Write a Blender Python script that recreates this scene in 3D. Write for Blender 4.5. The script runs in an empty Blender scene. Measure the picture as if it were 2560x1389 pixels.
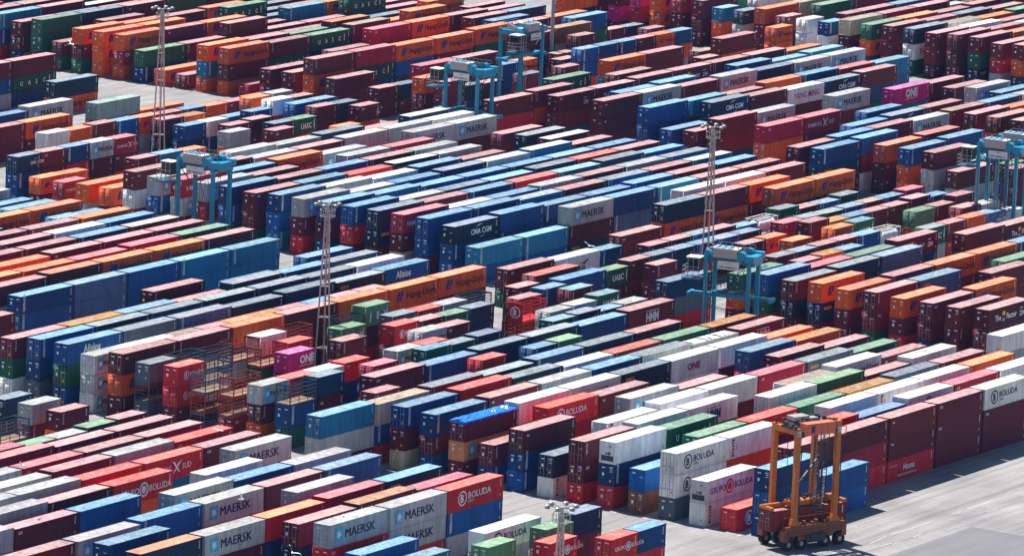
import bpy, math, random
import numpy as np
from mathutils import Matrix, Vector

# ------------------------------------------------------------------ layout of the yard (metres)
X0, Y0 = 667.7920, 400.6040          # corner of slot 0 in row 0
SLOT, ROW = 12.6458, 4.6318    # slot pitch along the rows, row pitch across them
L40, L20, W = 12.192, 6.058, 2.438
SCN = bpy.context.scene
COL = SCN.collection
rnd = random.Random(7)

# each stack: row, slot, height of its top, 1 if it is 20 ft long, roof colour, special kind, then colour / lettering / kept-as-own-thing for each container from the top down
DATA = [
[-2,-3.5,8.12,1,-1,0,2,6,1,3,0,0,10,0,0], [-2,-3,8.12,1,-1,0,5,0,1,2,0,0,0,0,0], [-1,-4,8.00,1,-1,0,2,6,1,3,0,0,0,0,0], [-1,0,8.70,0,-1,0,5,0,1,5,0,1,5,0,1], 
[-1,1,5.80,0,-1,0,5,0,1,5,0,1], [0,-4.5,7.89,1,-1,0,13,0,1,10,0,0,5,0,0], [0,-3.5,7.89,1,-1,0,13,0,1,10,0,0,3,0,0], [0,-3,8.70,1,-1,0,6,0,1,0,0,0,0,0,0], 
[0,0,2.90,0,-1,0,2,5,1], [0,1,8.70,0,-1,0,0,0,1,0,0,0,2,0,0], [0,2,8.70,0,-1,0,0,0,1,1,0,1,2,0,0], [0,3,8.70,0,-1,0,0,0,1,0,0,1,2,25,1], 
[0,4,8.70,0,-1,0,0,0,1,0,0,1,0,0,1], [0,5,8.70,0,-1,0,11,5,1,0,0,1,0,0,1], [1,-4,7.77,0,-1,0,11,5,1,10,0,0,0,0,0], [1,0,5.80,0,-1,2,11,6,1,11,17,1], 
[1,2.5,8.70,1,-1,0,2,0,0,0,0,0,6,0,0], [1,3,8.08,0,-1,0,5,0,0,1,0,0,0,0,0], [1,4,8.70,0,-1,0,11,6,1,0,0,0,3,0,0], [1,5,8.70,0,-1,0,1,0,1,0,0,0,6,0,0], 
[1,6,8.70,0,-1,0,11,0,0,12,0,0,0,0,0], [2,-5,5.18,0,-1,0,7,0,0,0,0,0], [2,0,8.70,0,-1,0,11,5,1,11,5,1,8,0,1], [2,1,8.70,0,-1,0,11,17,1,3,0,0,3,0,0], 
[2,3,8.70,0,-1,0,11,0,1,6,0,0,12,0,0], [2,4,8.70,0,-1,0,11,17,1,5,0,0,10,0,0], [2,5,8.70,0,-1,0,11,0,1,5,0,0,0,0,0], [2,6,8.70,0,-1,0,3,0,0,2,0,0,2,0,0], 
[3,-5,5.80,0,-1,0,5,0,1,0,0,0], [3,0,5.80,0,-1,0,5,0,1,4,0,1], [3,1,8.08,0,-1,0,12,0,0,0,0,0,0,0,0], [3,2,8.08,0,-1,0,2,0,1,0,0,0,12,0,0], 
[3,3,8.08,0,-1,0,12,0,1,1,0,0,3,0,0], [3,4,8.08,0,-1,0,14,0,0,6,0,0,7,0,0], [3,5,8.39,0,-1,0,8,0,0,3,0,0,3,0,0], [3,6,8.39,0,-1,0,0,0,0,10,0,0,5,0,0], 
[4,-5,8.70,0,-1,0,10,1,1,2,0,0,7,0,0], [4,-4,8.70,0,-1,0,10,1,1,10,1,1,2,0,0], [4,-3,8.70,0,-1,0,2,5,1,5,0,1,10,0,0], [4,0,8.70,0,-1,2,11,0,1,5,0,1,2,0,1], 
[4,1,8.39,0,-1,0,12,3,1,10,0,0,5,0,0], [4,3,8.70,0,-1,0,11,0,1,0,0,0,1,0,0], [4,4,8.70,0,13,0,12,16,1,0,0,0,5,0,0], [4,5,7.77,0,-1,0,0,0,0,0,0,0,5,0,0], 
[4,6,8.39,0,-1,0,11,0,1,10,0,0,7,0,0], [4,8,7.77,0,-1,0,11,0,1,10,0,0,0,0,0], [5,-5,8.08,0,-1,0,0,0,1,6,0,0,7,0,0], [5,-4,8.39,0,17,0,0,0,1,0,0,0,0,0,0], 
[5,-3,8.08,0,-1,0,1,0,0,7,0,0,6,0,0], [5,0,8.08,0,-1,0,0,0,1,0,0,1,2,0,1], [5,1,8.39,0,-1,0,11,0,1,1,0,0,0,0,0], [5,2,8.39,0,-1,0,11,12,1,12,0,0,12,0,0], 
[5,4,7.77,0,16,0,11,0,0,3,0,0,3,0,0], [5,5,8.39,0,-1,0,11,2,1,10,0,0,2,0,0], [5,6,7.77,0,-1,0,0,0,0,10,0,0,0,0,0], [6,-7,8.08,0,3,0,6,0,1,12,0,0,0,0,0], 
[6,-6,8.08,0,-1,0,10,1,1,0,0,0,0,0,0], [6,-5,8.08,0,3,0,2,0,1,5,0,0,0,0,0], [6,-4,8.39,0,-1,0,1,0,1,6,0,0,0,0,0], [6,-3,8.39,0,5,0,6,0,1,0,0,0,7,0,0], 
[6,0,5.49,0,-1,0,6,0,1,11,17,1], [6,1,7.77,0,-1,0,11,17,0,0,0,0,1,0,0], [6,2,8.39,0,-1,0,11,0,1,7,0,0,0,0,0], [6,3,8.39,0,-1,0,11,0,1,0,0,0,6,0,0], 
[6,4,8.39,0,-1,0,1,0,1,5,0,0,0,0,0], [6,5,8.39,0,-1,0,8,11,1,0,0,0,5,0,0], [6,6,7.77,0,-1,0,12,0,0,10,0,0,0,0,0], [6,9,8.39,0,-1,0,0,8,1,0,0,0,0,0,0], 
[7,-7,8.39,0,-1,0,5,0,1,3,0,0,3,0,0], [7,-4,8.39,0,-1,0,10,0,1,10,0,0,5,0,0], [7,0,8.08,0,-1,0,0,0,1,5,0,1,5,0,0], [7,2,8.39,0,-1,0,10,1,1,5,0,0,6,0,0], 
[7,3,7.77,0,-1,0,0,0,0,12,0,0,0,0,0], [7,5,8.39,0,-1,0,0,0,1,5,0,0,1,0,0], [7,6,7.77,0,-1,0,0,0,0,10,0,0,0,0,0], [7,9,8.08,0,-1,0,0,0,1,0,0,0,0,0,0], 
[8,-8,8.08,0,-1,0,0,0,1,0,0,0,1,0,0], [8,-7,8.08,0,-1,0,10,1,1,7,0,0,0,0,0], [8,-6,8.39,0,-1,0,5,0,1,6,0,0,7,0,0], [8,-5,8.39,0,-1,0,10,1,1,3,0,0,0,0,0], 
[8,-4,8.39,0,-1,0,0,0,1,0,0,0,3,0,0], [8,-3,8.39,0,-1,0,9,0,1,2,0,0,5,0,0], [8,0,5.49,0,-1,0,0,0,1,5,0,0], [8,1,8.39,0,-1,0,2,5,1,1,0,0,0,0,0], 
[8,2,8.08,0,-1,0,0,0,1,10,0,0,3,0,0], [8,5,8.39,0,-1,0,9,0,1,1,0,0,3,0,0], [8,6,8.08,0,14,0,3,0,0,3,0,0,12,0,0], [8,9,8.08,0,-1,0,0,0,1,0,0,0,6,0,0], 
[8,10,8.39,0,-1,0,3,2,1,6,0,0,1,0,0], [9,-5,8.70,0,-1,0,10,1,1,0,0,0,11,0,0], [9,-4,8.39,0,-1,0,5,0,1,2,0,0,0,0,0], [9,-3,8.39,0,-1,0,10,0,1,3,0,0,3,0,0], 
[9,0,7.77,0,-1,3,0,0,1,17,1,1,0,0,0], [9,1,8.39,0,-1,0,11,10,1,10,0,0,0,0,0], [9,2,8.39,0,-1,0,11,18,1,1,0,0,12,0,0], [9,3,8.39,0,-1,0,6,11,1,10,0,0,0,0,0], 
[9,4,8.39,0,-1,0,11,10,1,11,0,0,0,0,0], [9,5,8.39,0,-1,0,11,10,1,0,0,0,0,0,0], [9,6,7.77,0,-1,0,3,0,0,0,0,0,3,0,0], [9,9,8.08,0,-1,0,3,2,1,0,0,0,2,0,0], 
[9,11,8.39,0,-1,0,0,0,1,0,0,0,2,0,0], [10,-8,8.39,0,-1,0,10,1,0,0,0,0,12,0,0], [10,-7,8.08,0,-1,0,0,0,1,1,0,0,5,0,0], [10,-6,8.08,0,-1,0,5,0,1,5,0,0,12,0,0], 
[10,-4,8.39,0,-1,0,11,10,1,0,0,0,0,0,0], [10,0,8.08,0,-1,0,5,0,1,0,0,0,5,0,0], [10,1,8.39,0,-1,0,0,0,1,11,0,0,0,0,0], [10,2,8.39,0,-1,0,10,1,1,1,0,0,0,0,0], 
[10,3,8.39,0,-1,0,5,0,1,1,0,0,2,0,0], [10,4,8.39,0,8,0,10,1,0,2,0,0,0,0,0], [10,5,8.08,0,-1,4,10,0,1,0,0,0,2,0,0], [10,6,8.39,0,-1,0,0,12,1,3,0,0,10,0,0], 
[10,9,8.39,0,-1,0,0,0,1,0,0,0,12,0,0], [10,10,8.39,0,-1,0,9,11,1,6,0,0,0,0,0], [10,12,7.77,0,-1,0,12,0,0,0,0,0,1,0,0], [11,-7,8.70,0,-1,0,10,0,1,10,0,0,5,0,0], 
[11,-6,8.39,0,-1,0,0,0,1,0,0,0,12,0,0], [11,-5,8.39,0,-1,0,2,6,1,3,0,0,0,0,0], [11,-3,8.70,0,-1,0,10,1,1,0,0,0,5,0,0], [11,0,8.39,0,-1,0,5,0,1,0,0,0,16,0,0], 
[11,1,8.70,0,-1,0,2,0,1,7,0,0,11,0,0], [11,2,8.39,0,8,0,6,0,1,0,0,0,0,0,0], [11,3,8.08,0,-1,0,11,0,0,0,0,0,0,0,0], [11,4,8.08,0,2,0,0,0,0,6,0,0,0,0,0], 
[11,5,8.08,0,-1,0,12,0,0,10,0,0,6,0,0], [11,6,8.08,0,14,0,0,0,0,0,0,0,0,0,0], [11,9,8.08,0,-1,0,3,2,1,0,0,0,0,0,0], [11,10,8.39,0,-1,0,0,0,0,12,0,0,0,0,0], 
[11,11,8.39,0,-1,0,3,2,1,0,0,0,0,0,0], [11,12,8.39,0,-1,0,3,2,1,0,0,0,2,0,0], [11,13,8.39,0,-1,0,5,0,0,0,0,0,0,0,0], [12,-7,8.70,0,-1,0,10,0,0,3,0,0,3,0,0], 
[12,-6,8.70,0,-1,0,10,0,1,3,0,0,0,0,0], [12,-5,8.39,0,-1,0,2,0,1,6,0,0,0,0,0], [12,-4,8.39,0,-1,0,2,9,1,7,0,0,6,0,0], [12,-3,8.39,0,-1,0,0,0,1,10,0,0,6,0,0], 
[12,-1,8.39,0,-1,0,7,0,1,10,0,1,0,0,0], [12,0,8.08,0,-1,0,16,0,1,5,0,0,2,0,0], [12,1,8.39,0,8,0,0,0,0,6,0,0,10,0,0], [12,2,8.08,0,10,0,6,0,0,0,0,0,11,0,0], 
[12,3,8.39,0,-1,0,5,0,1,0,0,0,0,0,0], [12,4,8.39,0,8,0,6,0,1,10,0,0,0,0,0], [12,5,8.39,0,-1,0,0,0,1,11,0,0,5,0,0], [12,9,8.39,0,-1,0,3,2,1,6,0,0,0,0,0], 
[13,-6,8.39,0,-1,0,10,0,0,0,0,0,0,0,0], [13,-5,8.70,0,-1,0,0,0,1,10,0,0,0,0,0], [13,-4,8.70,0,-1,0,10,0,1,7,0,0,0,0,0], [13,-3,8.39,0,-1,0,2,0,1,10,0,0,11,0,0], 
[13,0,2.59,1,10,0,6,0,0], [13,0.5,7.89,1,-1,0,0,0,0,6,0,0,10,0,0], [13,2.5,8.57,1,-1,0,2,0,0,6,0,0,3,0,0], [13,3.5,8.25,1,-1,0,5,0,0,0,0,0,12,0,0], 
[13,4,8.38,1,-1,0,13,0,0,10,0,0,12,0,0], [13,9,8.08,0,10,0,0,0,1,6,0,0,0,0,0], [13,10,8.39,0,10,0,6,0,1,12,0,0,0,0,0], [13,11,8.39,0,-1,0,9,0,1,0,0,0,0,0,0], 
[13,13,8.39,0,-1,0,0,0,1,12,0,0,5,0,0], [13,14,8.08,0,-1,0,0,8,0,11,0,0,0,0,0], [14,-6,8.39,0,-1,0,10,0,0,11,0,0,7,0,0], [14,-5,8.39,0,-1,0,1,0,1,6,0,0,12,0,0], 
[14,-4,8.39,0,-1,0,0,0,1,0,0,0,10,0,0], [14,-3,8.39,0,-1,0,0,0,1,0,0,0,0,0,0], [14,1,8.39,0,-1,0,0,0,1,0,0,0,5,0,0], [14,2,8.08,0,-1,0,5,0,1,1,0,0,12,0,0], 
[14,3,8.39,0,-1,0,6,0,1,5,0,0,2,0,0], [14,4,8.39,0,10,0,6,0,1,7,0,0,0,0,0], [14,5,8.08,0,-1,0,5,0,1,3,0,0,0,0,0], [14,6,8.39,0,-1,0,0,12,1,0,0,0,7,0,0], 
[14,9,8.39,0,-1,0,5,0,1,12,0,0,2,0,0], [14,10,7.77,0,-1,0,1,0,0,5,0,0,5,0,0], [14,11,7.77,0,-1,0,12,0,0,11,0,0,3,0,0], [14,12,8.39,0,-1,0,0,8,1,5,0,0,0,0,0], 
[15,-5,8.70,0,-1,0,0,0,1,7,0,0,5,0,0], [15,-4,8.39,0,-1,0,0,0,1,1,0,0,0,0,0], [15,-3,8.39,0,-1,0,0,0,1,12,0,0,5,0,0], [15,0,8.57,1,-1,0,19,0,0,5,0,1,12,0,0], 
[15,0.5,8.64,1,-1,0,6,0,1,0,0,0,12,0,0], [15,1.5,8.25,1,-1,0,1,0,0,5,0,0,2,0,0], [15,2.5,8.57,1,5,0,12,0,0,3,0,0,2,0,0], [15,3,8.44,1,8,0,12,0,0,2,0,0,0,0,0], 
[15,3.5,8.70,1,-1,0,6,0,0,0,0,0,10,0,0], [15,5,8.05,1,9,0,12,0,0,3,0,0,0,0,0], [15,5.5,8.18,1,-1,0,6,4,0,0,0,0,10,0,0], [15,6,7.77,1,-1,0,5,0,0,6,0,0,12,0,0], 
[15,6.5,7.89,1,-1,0,10,0,0,6,0,0,3,0,0], [15,9,7.77,0,-1,0,12,3,1,3,0,0,0,0,0], [16,-5,8.08,0,-1,0,1,0,0,0,0,0,6,0,0], [16,-4,7.77,1,-1,0,12,0,0,2,0,0,0,0,0], 
[16,-3.5,7.77,1,-1,0,10,0,0,3,0,0,0,0,0], [16,-3,8.12,1,-1,0,12,0,0,3,0,0,12,0,0], [16,-2.5,8.23,1,-1,0,0,0,0,6,0,0,5,0,0], [16,0,7.77,1,-1,0,10,1,1,0,0,0,3,0,0], 
[16,0.5,7.77,1,-1,0,2,0,0,0,0,0,0,0,0], [16,1,7.77,1,-1,0,11,0,0,3,0,0,0,0,0], [16,1.5,8.00,1,-1,0,2,0,0,5,0,0,6,0,0], [16,2.5,7.77,1,-1,0,10,1,0,0,0,0,10,0,0], 
[16,3,7.77,1,-1,0,2,0,0,0,0,0,6,0,0], [16,5.5,7.77,1,-1,0,10,1,0,3,0,0,0,0,0], [16,6,7.89,1,-1,0,10,0,0,0,0,0,10,0,0], [16,6.5,8.38,1,9,0,12,3,0,3,0,0,6,0,0], 
[16,8,7.77,0,-1,0,6,0,1,8,0,1,2,0,0], [16,11,5.64,1,-1,0,0,0,0,12,0,0], [16,11.5,5.80,1,14,0,3,0,0,3,0,0], [16,12,5.80,1,-1,0,5,0,0,12,0,0], 
[16,14,5.72,1,10,0,12,3,0,10,0,0], [16,14.5,5.72,1,-1,0,0,0,0,2,0,0], [16,15,5.80,1,-1,0,3,0,0,10,0,0], [16,15.5,5.72,1,-1,0,9,4,0,3,0,0], 
[16,16,5.18,1,-1,0,11,0,0,0,0,0], [17,0,8.12,1,-1,0,20,0,0,20,0,0,0,0,0], [17,3.5,7.89,1,-1,0,10,1,0,2,0,0,2,0,0], [17,4,7.77,1,-1,0,0,0,0,10,0,0,10,0,0], 
[17,5.5,8.38,1,-1,1,2,5,0,20,0,0,10,0,0], [17,6.5,8.57,1,7,0,0,0,0,0,0,0,5,0,0], [17,11,5.72,1,10,0,0,0,0,6,0,0], [17,11.5,5.72,1,-1,0,6,0,0,0,0,0], 
[17,12,5.80,1,-1,0,0,0,0,6,0,0], [17,12.5,5.80,1,-1,0,0,0,0,12,0,0], [17,13,5.72,1,-1,0,5,0,0,0,0,0], [17,13.5,5.67,1,-1,5,11,0,0,5,0,0], 
[17,15.5,5.98,1,-1,0,0,0,0,6,0,0], [17,16,5.72,1,-1,0,10,0,0,5,0,0], [18,-3.5,8.12,1,-1,0,19,0,0,5,0,0,2,0,0], [18,-2.5,7.77,1,-1,0,0,0,1,3,0,0,3,0,0], 
[18,0,7.89,1,-1,0,19,0,0,20,0,0,19,0,0], [18,1.5,7.89,1,-1,0,15,10,1,0,0,0,0,0,0], [18,2.5,7.77,1,-1,0,0,0,1,0,0,0,6,0,0], [18,3.5,8.12,1,-1,0,2,5,1,0,0,0,12,0,0], 
[18,4,7.89,1,-1,0,0,0,0,10,0,0,12,0,0], [18,4.5,7.77,1,-1,0,12,0,0,10,0,0,6,0,0], [18,5,7.89,1,-1,0,6,0,0,6,0,0,5,0,0], [18,6,7.46,1,-1,0,0,0,0,0,0,0,12,0,0], 
[18,6.5,8.05,1,-1,0,5,0,0,0,0,0,10,0,0], [18,12,5.85,1,-1,0,3,0,0,0,0,0], [18,13,6.15,1,14,0,3,0,0,6,0,0], [18,13.5,6.33,1,5,0,12,3,0,10,0,0], 
[18,15,5.58,1,-1,0,13,0,0,3,0,0], [18,15.5,5.67,1,-1,0,0,0,0,6,0,0], [18,16,6.50,1,-1,0,0,0,0,0,0,0], [18,17.5,8.47,1,-1,0,0,0,0,0,0,0,0,0,0], 
[19,-2.5,8.00,1,-1,0,10,0,1,0,0,0,5,0,0], [19,0,8.25,1,-1,0,2,5,1,2,5,0,0,0,0], [19,0.5,7.77,1,-1,0,19,0,0,10,0,0,6,0,0], [19,1.5,8.00,1,-1,0,20,0,0,12,0,0,3,0,0], 
[19,2,7.77,1,-1,0,2,0,0,0,0,0,12,0,0], [19,3,7.89,1,-1,0,13,14,0,10,0,0,0,0,0], [19,4,7.89,1,-1,0,8,0,0,0,0,0,12,0,0], [19,4.5,7.77,1,-1,0,2,0,0,5,0,0,3,0,0], 
[19,5,7.77,1,-1,0,10,0,0,10,0,0,0,0,0], [19,5.5,8.00,1,-1,0,19,0,0,6,0,0,2,0,0], [19,6.5,7.59,1,-1,0,0,0,0,12,0,0,0,0,0], [19,9.5,5.80,1,-1,0,0,0,1,0,0,0], 
[19,11.5,5.57,1,-1,0,0,0,1,0,0,0], [19,12,5.67,1,-1,0,3,2,0,0,0,0], [19,13,6.50,1,-1,0,0,0,0,3,0,0], [19,13.5,5.80,1,-1,0,14,0,0,10,0,0], [19,14,5.80,1,-1,0,5,0,0,3,0,0], 
[19,14.5,5.80,1,-1,0,0,0,0,3,0,0], [19,15,5.80,1,-1,0,0,0,0,0,0,0], [19,15.5,6.24,1,-1,0,0,0,0,5,0,0], [19,16,5.80,1,-1,0,5,0,0,2,0,0], 
[19,18,7.89,1,13,0,12,0,0,5,0,0,12,0,0], [20,-2.5,8.00,1,-1,0,6,4,0,0,0,0,5,0,0], [20,0,8.00,1,-1,0,8,0,1,19,0,0,8,0,0], [20,0.5,8.12,1,-1,0,19,0,0,12,0,0,12,0,0], 
[20,1,7.77,1,-1,0,19,0,0,0,0,0,10,0,0], [20,1.5,8.00,1,-1,0,20,0,0,10,0,0,0,0,0], [20,2,8.00,1,-1,0,11,0,0,6,0,0,0,0,0], [20,2.5,8.12,1,-1,0,20,0,0,10,0,0,10,0,0], 
[20,3.5,7.77,1,-1,0,19,0,0,0,0,0,5,0,0], [20,4,8.64,1,-1,0,13,14,0,0,0,0,2,0,0], [20,8,5.49,0,-1,0,5,0,1,0,0,0], [20,9,5.18,1,13,0,12,3,0,0,0,0], 
[20,9.5,5.80,1,-1,0,0,0,0,0,0,0], [20,10,5.80,1,-1,0,6,0,0,6,0,0], [20,10.5,5.80,1,-1,0,6,4,0,0,0,0], [20,11,5.80,1,-1,0,5,0,0,3,0,0], [20,11.5,5.80,1,10,0,9,0,0,0,0,0], 
[20,12,5.80,1,-1,0,6,0,0,12,0,0], [20,13,5.76,1,-1,0,1,0,0,5,0,0], [20,13.5,5.80,1,10,0,12,0,0,3,0,0], [20,14,5.72,1,10,0,12,0,0,6,0,0], [20,14.5,5.80,1,-1,0,9,4,0,3,0,0], 
[20,15,5.80,1,16,0,0,0,0,5,0,0], [20,15.5,5.80,1,-1,0,5,0,0,0,0,0], [20,16,6.19,1,-1,0,1,0,0,0,0,0], [21,0,8.70,0,-1,0,0,0,1,3,2,0,0,0,0], 
[21,1,8.70,0,-1,0,0,0,1,0,0,0,0,0,0], [21,2,8.70,0,-1,0,3,0,1,5,0,0,2,0,0], [21,3,8.70,0,-1,0,0,0,1,0,0,0,6,0,0], [21,4,8.70,0,-1,0,3,0,1,5,0,0,0,0,0], 
[21,5,8.70,0,-1,0,3,2,1,3,0,0,0,0,0], [21,6,8.70,0,-1,0,3,2,1,0,0,0,2,0,0], [21,8,5.49,0,2,0,0,0,0,7,0,0], [21,10.5,5.80,1,-1,0,0,0,0,10,0,0], 
[21,11,5.80,1,-1,0,0,0,0,0,0,0], [21,11.5,5.80,1,10,0,7,0,0,2,0,0], [21,12,5.80,1,-1,0,0,0,0,3,0,0], [21,12.5,5.33,1,-1,0,5,0,0,12,0,0], [21,13,5.72,1,-1,5,11,0,0,5,0,0], 
[21,13.5,6.50,1,8,0,12,3,0,12,0,0], [21,14,5.89,1,-1,0,0,0,0,5,0,0], [21,14.5,5.85,1,-1,0,9,0,0,0,0,0], [21,15,6.28,1,8,0,12,3,0,3,0,0], [21,18,5.49,0,-1,0,0,0,1,10,0,0], 
[22,0,7.77,1,-1,0,10,1,1,10,1,0,10,1,0], [22,0.5,7.77,1,-1,0,11,0,0,6,0,0,0,0,0], [22,1,7.77,1,-1,0,11,0,0,0,0,0,10,0,0], [22,1.5,7.77,1,-1,0,16,0,0,2,0,0,6,0,0], 
[22,2,7.77,1,-1,0,0,0,0,2,0,0,0,0,0], [22,2.5,7.77,1,-1,0,3,0,0,3,0,0,6,0,0], [22,3,7.77,1,-1,0,14,0,0,0,0,0,3,0,0], [22,3.5,7.77,1,-1,0,0,0,0,0,0,0,5,0,0], 
[22,4,7.77,1,-1,0,5,0,0,3,0,0,2,0,0], [22,4.5,7.77,1,-1,0,0,0,0,5,0,0,0,0,0], [22,5,7.77,1,-1,0,0,0,0,3,0,0,10,0,0], [22,8,5.80,0,-1,0,0,0,1,12,0,0], 
[22,9,5.49,0,-1,0,11,15,1,6,0,0], [22,10,5.33,1,-1,0,5,0,0,5,0,0], [22,14,8.39,0,-1,0,3,2,1,0,0,0,7,0,0], [22,15,8.39,0,-1,0,3,2,1,0,0,0,5,0,0], 
[22,18,8.08,0,-1,0,0,0,1,10,0,0,10,0,0], [22,19,5.18,0,-1,0,5,0,0,12,0,0], [23,0,8.70,0,-1,0,5,13,1,12,0,0,5,0,0], [23,1,8.70,0,-1,0,8,0,1,0,0,0,11,0,0], 
[23,2,8.70,0,10,0,9,0,1,12,0,0,0,0,0], [23,3,8.39,0,8,0,6,0,1,3,0,0,0,0,0], [23,4,8.70,0,8,0,6,0,1,1,0,0,5,0,0], [23,5,8.39,0,10,0,6,0,1,3,0,0,0,0,0], 
[23,11,5.18,0,-1,0,0,0,1,0,0,0], [23,12,8.39,0,-1,0,6,0,1,3,2,0,11,0,0], [23,13,8.39,0,-1,0,0,0,1,3,2,0,5,0,0], [23,14,8.39,0,-1,0,3,2,0,0,0,0,5,0,0], 
[23,18,8.08,0,-1,0,5,0,1,3,0,0,3,0,0], [23,19,8.39,0,-1,0,5,0,0,5,0,0,0,0,0], [23,21,8.39,0,-1,0,0,0,0,0,0,0,3,0,0], [24,0,8.70,0,-1,0,5,0,1,5,0,0,8,0,0], 
[24,1,8.70,0,10,0,6,0,0,10,0,0,0,0,0], [24,2,8.70,0,8,0,6,0,0,0,0,0,3,0,0], [24,3,8.70,0,10,0,6,0,1,5,0,0,2,0,0], [24,4,8.70,0,8,0,6,0,0,12,0,0,0,0,0], 
[24,13,8.39,0,-1,0,11,12,0,0,0,0,0,0,0], [24,14,8.39,0,-1,0,11,0,0,0,0,0,0,0,0], [24,15,8.39,0,-1,0,0,0,0,3,0,0,0,0,0], [24,18,8.08,0,-1,0,3,0,1,0,0,0,0,0,0], 
[24,19,8.39,0,2,0,0,0,0,1,0,0,0,0,0], [24,21,8.39,0,-1,0,0,0,0,2,0,0,6,0,0], [25,0,8.08,0,-1,0,0,0,1,12,0,0,11,0,0], [25,1,8.08,0,-1,0,14,0,0,7,0,0,0,0,0], 
[25,2,8.08,0,-1,0,5,0,0,5,0,0,2,0,0], [25,3,7.77,0,-1,0,0,0,0,5,0,0,3,0,0], [25,4,8.70,0,10,0,6,0,0,0,0,0,7,0,0], [25,7,5.49,0,-1,0,5,13,1,3,0,0], 
[25,9,5.49,0,-1,0,7,0,1,5,0,0], [25,10,5.49,0,-1,0,7,0,1,5,0,0], [25,11,8.39,0,-1,0,10,1,1,0,0,1,6,0,0], [25,12,8.39,0,-1,0,5,0,1,9,0,1,5,0,0], 
[25,13,8.39,0,-1,0,7,0,0,12,0,0,0,0,0], [25,14,8.39,0,-1,0,0,0,0,3,0,0,11,0,0], [25,15,8.39,0,-1,0,0,0,0,3,0,0,3,0,0], [25,17,8.39,0,-1,0,5,0,1,6,0,0,0,0,0], 
[25,18,8.70,0,-1,0,5,0,1,0,0,0,11,0,0], [25,21,8.39,0,-1,0,0,0,1,2,0,0,6,0,0], [25,22,8.08,0,-1,0,3,0,0,12,0,0,0,0,0], [26,3,8.70,0,-1,0,0,0,1,12,0,0,3,0,0], 
[26,6,5.49,0,10,0,6,0,0,5,0,0], [26,7,5.49,0,-1,0,11,0,0,10,0,0], [26,9,8.08,0,-1,0,6,4,1,5,0,0,5,0,0], [26,10,8.39,0,-1,0,5,0,1,5,0,0,3,0,0], 
[26,11,8.08,0,-1,0,5,0,0,5,0,0,12,0,0], [26,12,8.08,0,-1,0,5,0,0,3,0,0,5,0,0], [26,13,8.39,0,-1,0,5,0,0,7,0,0,0,0,0], [26,14,8.39,0,-1,0,0,0,0,6,0,0,0,0,0], 
[26,15,8.39,0,-1,0,5,0,0,0,0,0,12,0,0], [26,17,8.08,0,-1,0,0,0,0,0,0,0,0,0,0], [26,18,8.39,0,-1,0,5,0,0,10,0,0,2,0,0], [26,19,8.39,0,-1,0,0,0,0,3,0,0,5,0,0], 
[26,20,8.08,0,-1,0,10,1,0,3,0,0,5,0,0], [26,21,8.39,0,-1,0,0,0,0,0,0,0,3,0,0], [26,22,8.39,0,-1,0,5,0,0,3,0,0,2,0,0], [26,23,8.39,0,-1,0,10,0,0,11,0,0,12,0,0], 
[27,0,8.70,0,-1,0,0,0,0,5,0,0,7,0,0], [27,5,5.80,0,-1,0,7,0,0,5,0,0], [27,6,5.49,0,-1,0,5,0,0,0,0,0], [27,7,5.49,0,10,0,6,0,0,11,0,0], 
[27,9,8.70,0,-1,0,5,0,1,5,0,0,0,0,0], [27,10,8.70,0,-1,0,5,0,0,7,0,0,0,0,0], [27,11,8.39,0,10,0,7,1,0,0,0,0,0,0,0], [27,12,8.39,0,-1,0,0,0,0,11,0,0,6,0,0], 
[27,13,8.39,0,10,0,7,0,0,0,0,0,5,0,0], [27,14,8.39,0,-1,0,0,0,0,6,0,0,0,0,0], [27,15,8.39,0,11,0,7,0,0,0,0,0,0,0,0], [27,19,8.08,0,-1,0,5,0,0,0,0,0,0,0,0], 
[27,20,8.39,0,-1,0,6,4,0,0,0,0,10,0,0], [27,21,8.39,0,-1,0,0,0,0,12,0,0,6,0,0], [27,23,8.08,0,-1,0,5,0,0,2,0,0,12,0,0], [28,7,5.49,0,-1,0,5,0,0,3,0,0], 
[28,9,8.70,0,-1,0,1,9,1,0,0,0,10,0,0], [28,10,8.08,0,-1,0,10,0,0,2,0,0,0,0,0], [28,11,8.08,0,-1,0,5,0,0,3,0,0,0,0,0], [28,12,8.39,0,-1,0,10,0,0,0,0,0,0,0,0], 
[28,13,8.39,0,-1,0,0,0,0,12,0,0,0,0,0], [28,14,8.39,0,-1,0,10,0,0,0,0,0,0,0,0], [28,15,8.39,0,8,0,7,0,0,1,0,0,5,0,0], [28,20,8.39,0,-1,0,5,0,0,1,0,0,0,0,0], 
[28,23,8.39,0,-1,0,10,1,0,0,0,0,5,0,0], [29,2,7.77,0,-1,0,5,0,1,5,0,1,0,0,0], [29,3,7.77,0,-1,0,9,0,1,9,0,1,3,0,0], [29,4,7.77,0,-1,0,5,0,1,5,0,0,10,0,0], 
[29,5,7.77,0,-1,0,7,0,1,7,0,0,0,0,0], [29,6,7.77,0,-1,0,7,0,1,7,0,0,3,0,0], [29,9,8.70,0,-1,0,6,0,1,6,0,0,0,0,0], [29,10,8.39,0,-1,0,0,0,0,0,0,0,0,0,0], 
[29,11,8.39,0,-1,0,5,0,0,5,0,0,3,0,0], [29,12,8.39,0,-1,0,2,0,0,0,0,0,7,0,0], [29,13,8.39,0,-1,0,7,0,0,11,0,0,5,0,0], [29,14,8.70,0,8,0,6,0,0,0,0,0,3,0,0], 
[29,15,8.39,0,-1,0,5,0,0,1,0,0,5,0,0], [29,18,8.39,0,-1,0,1,0,1,3,0,1,3,0,0], [29,19,8.39,0,-1,0,1,9,1,0,0,0,3,0,0], [29,23,7.77,0,-1,0,0,0,0,5,0,0,10,0,0], 
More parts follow.
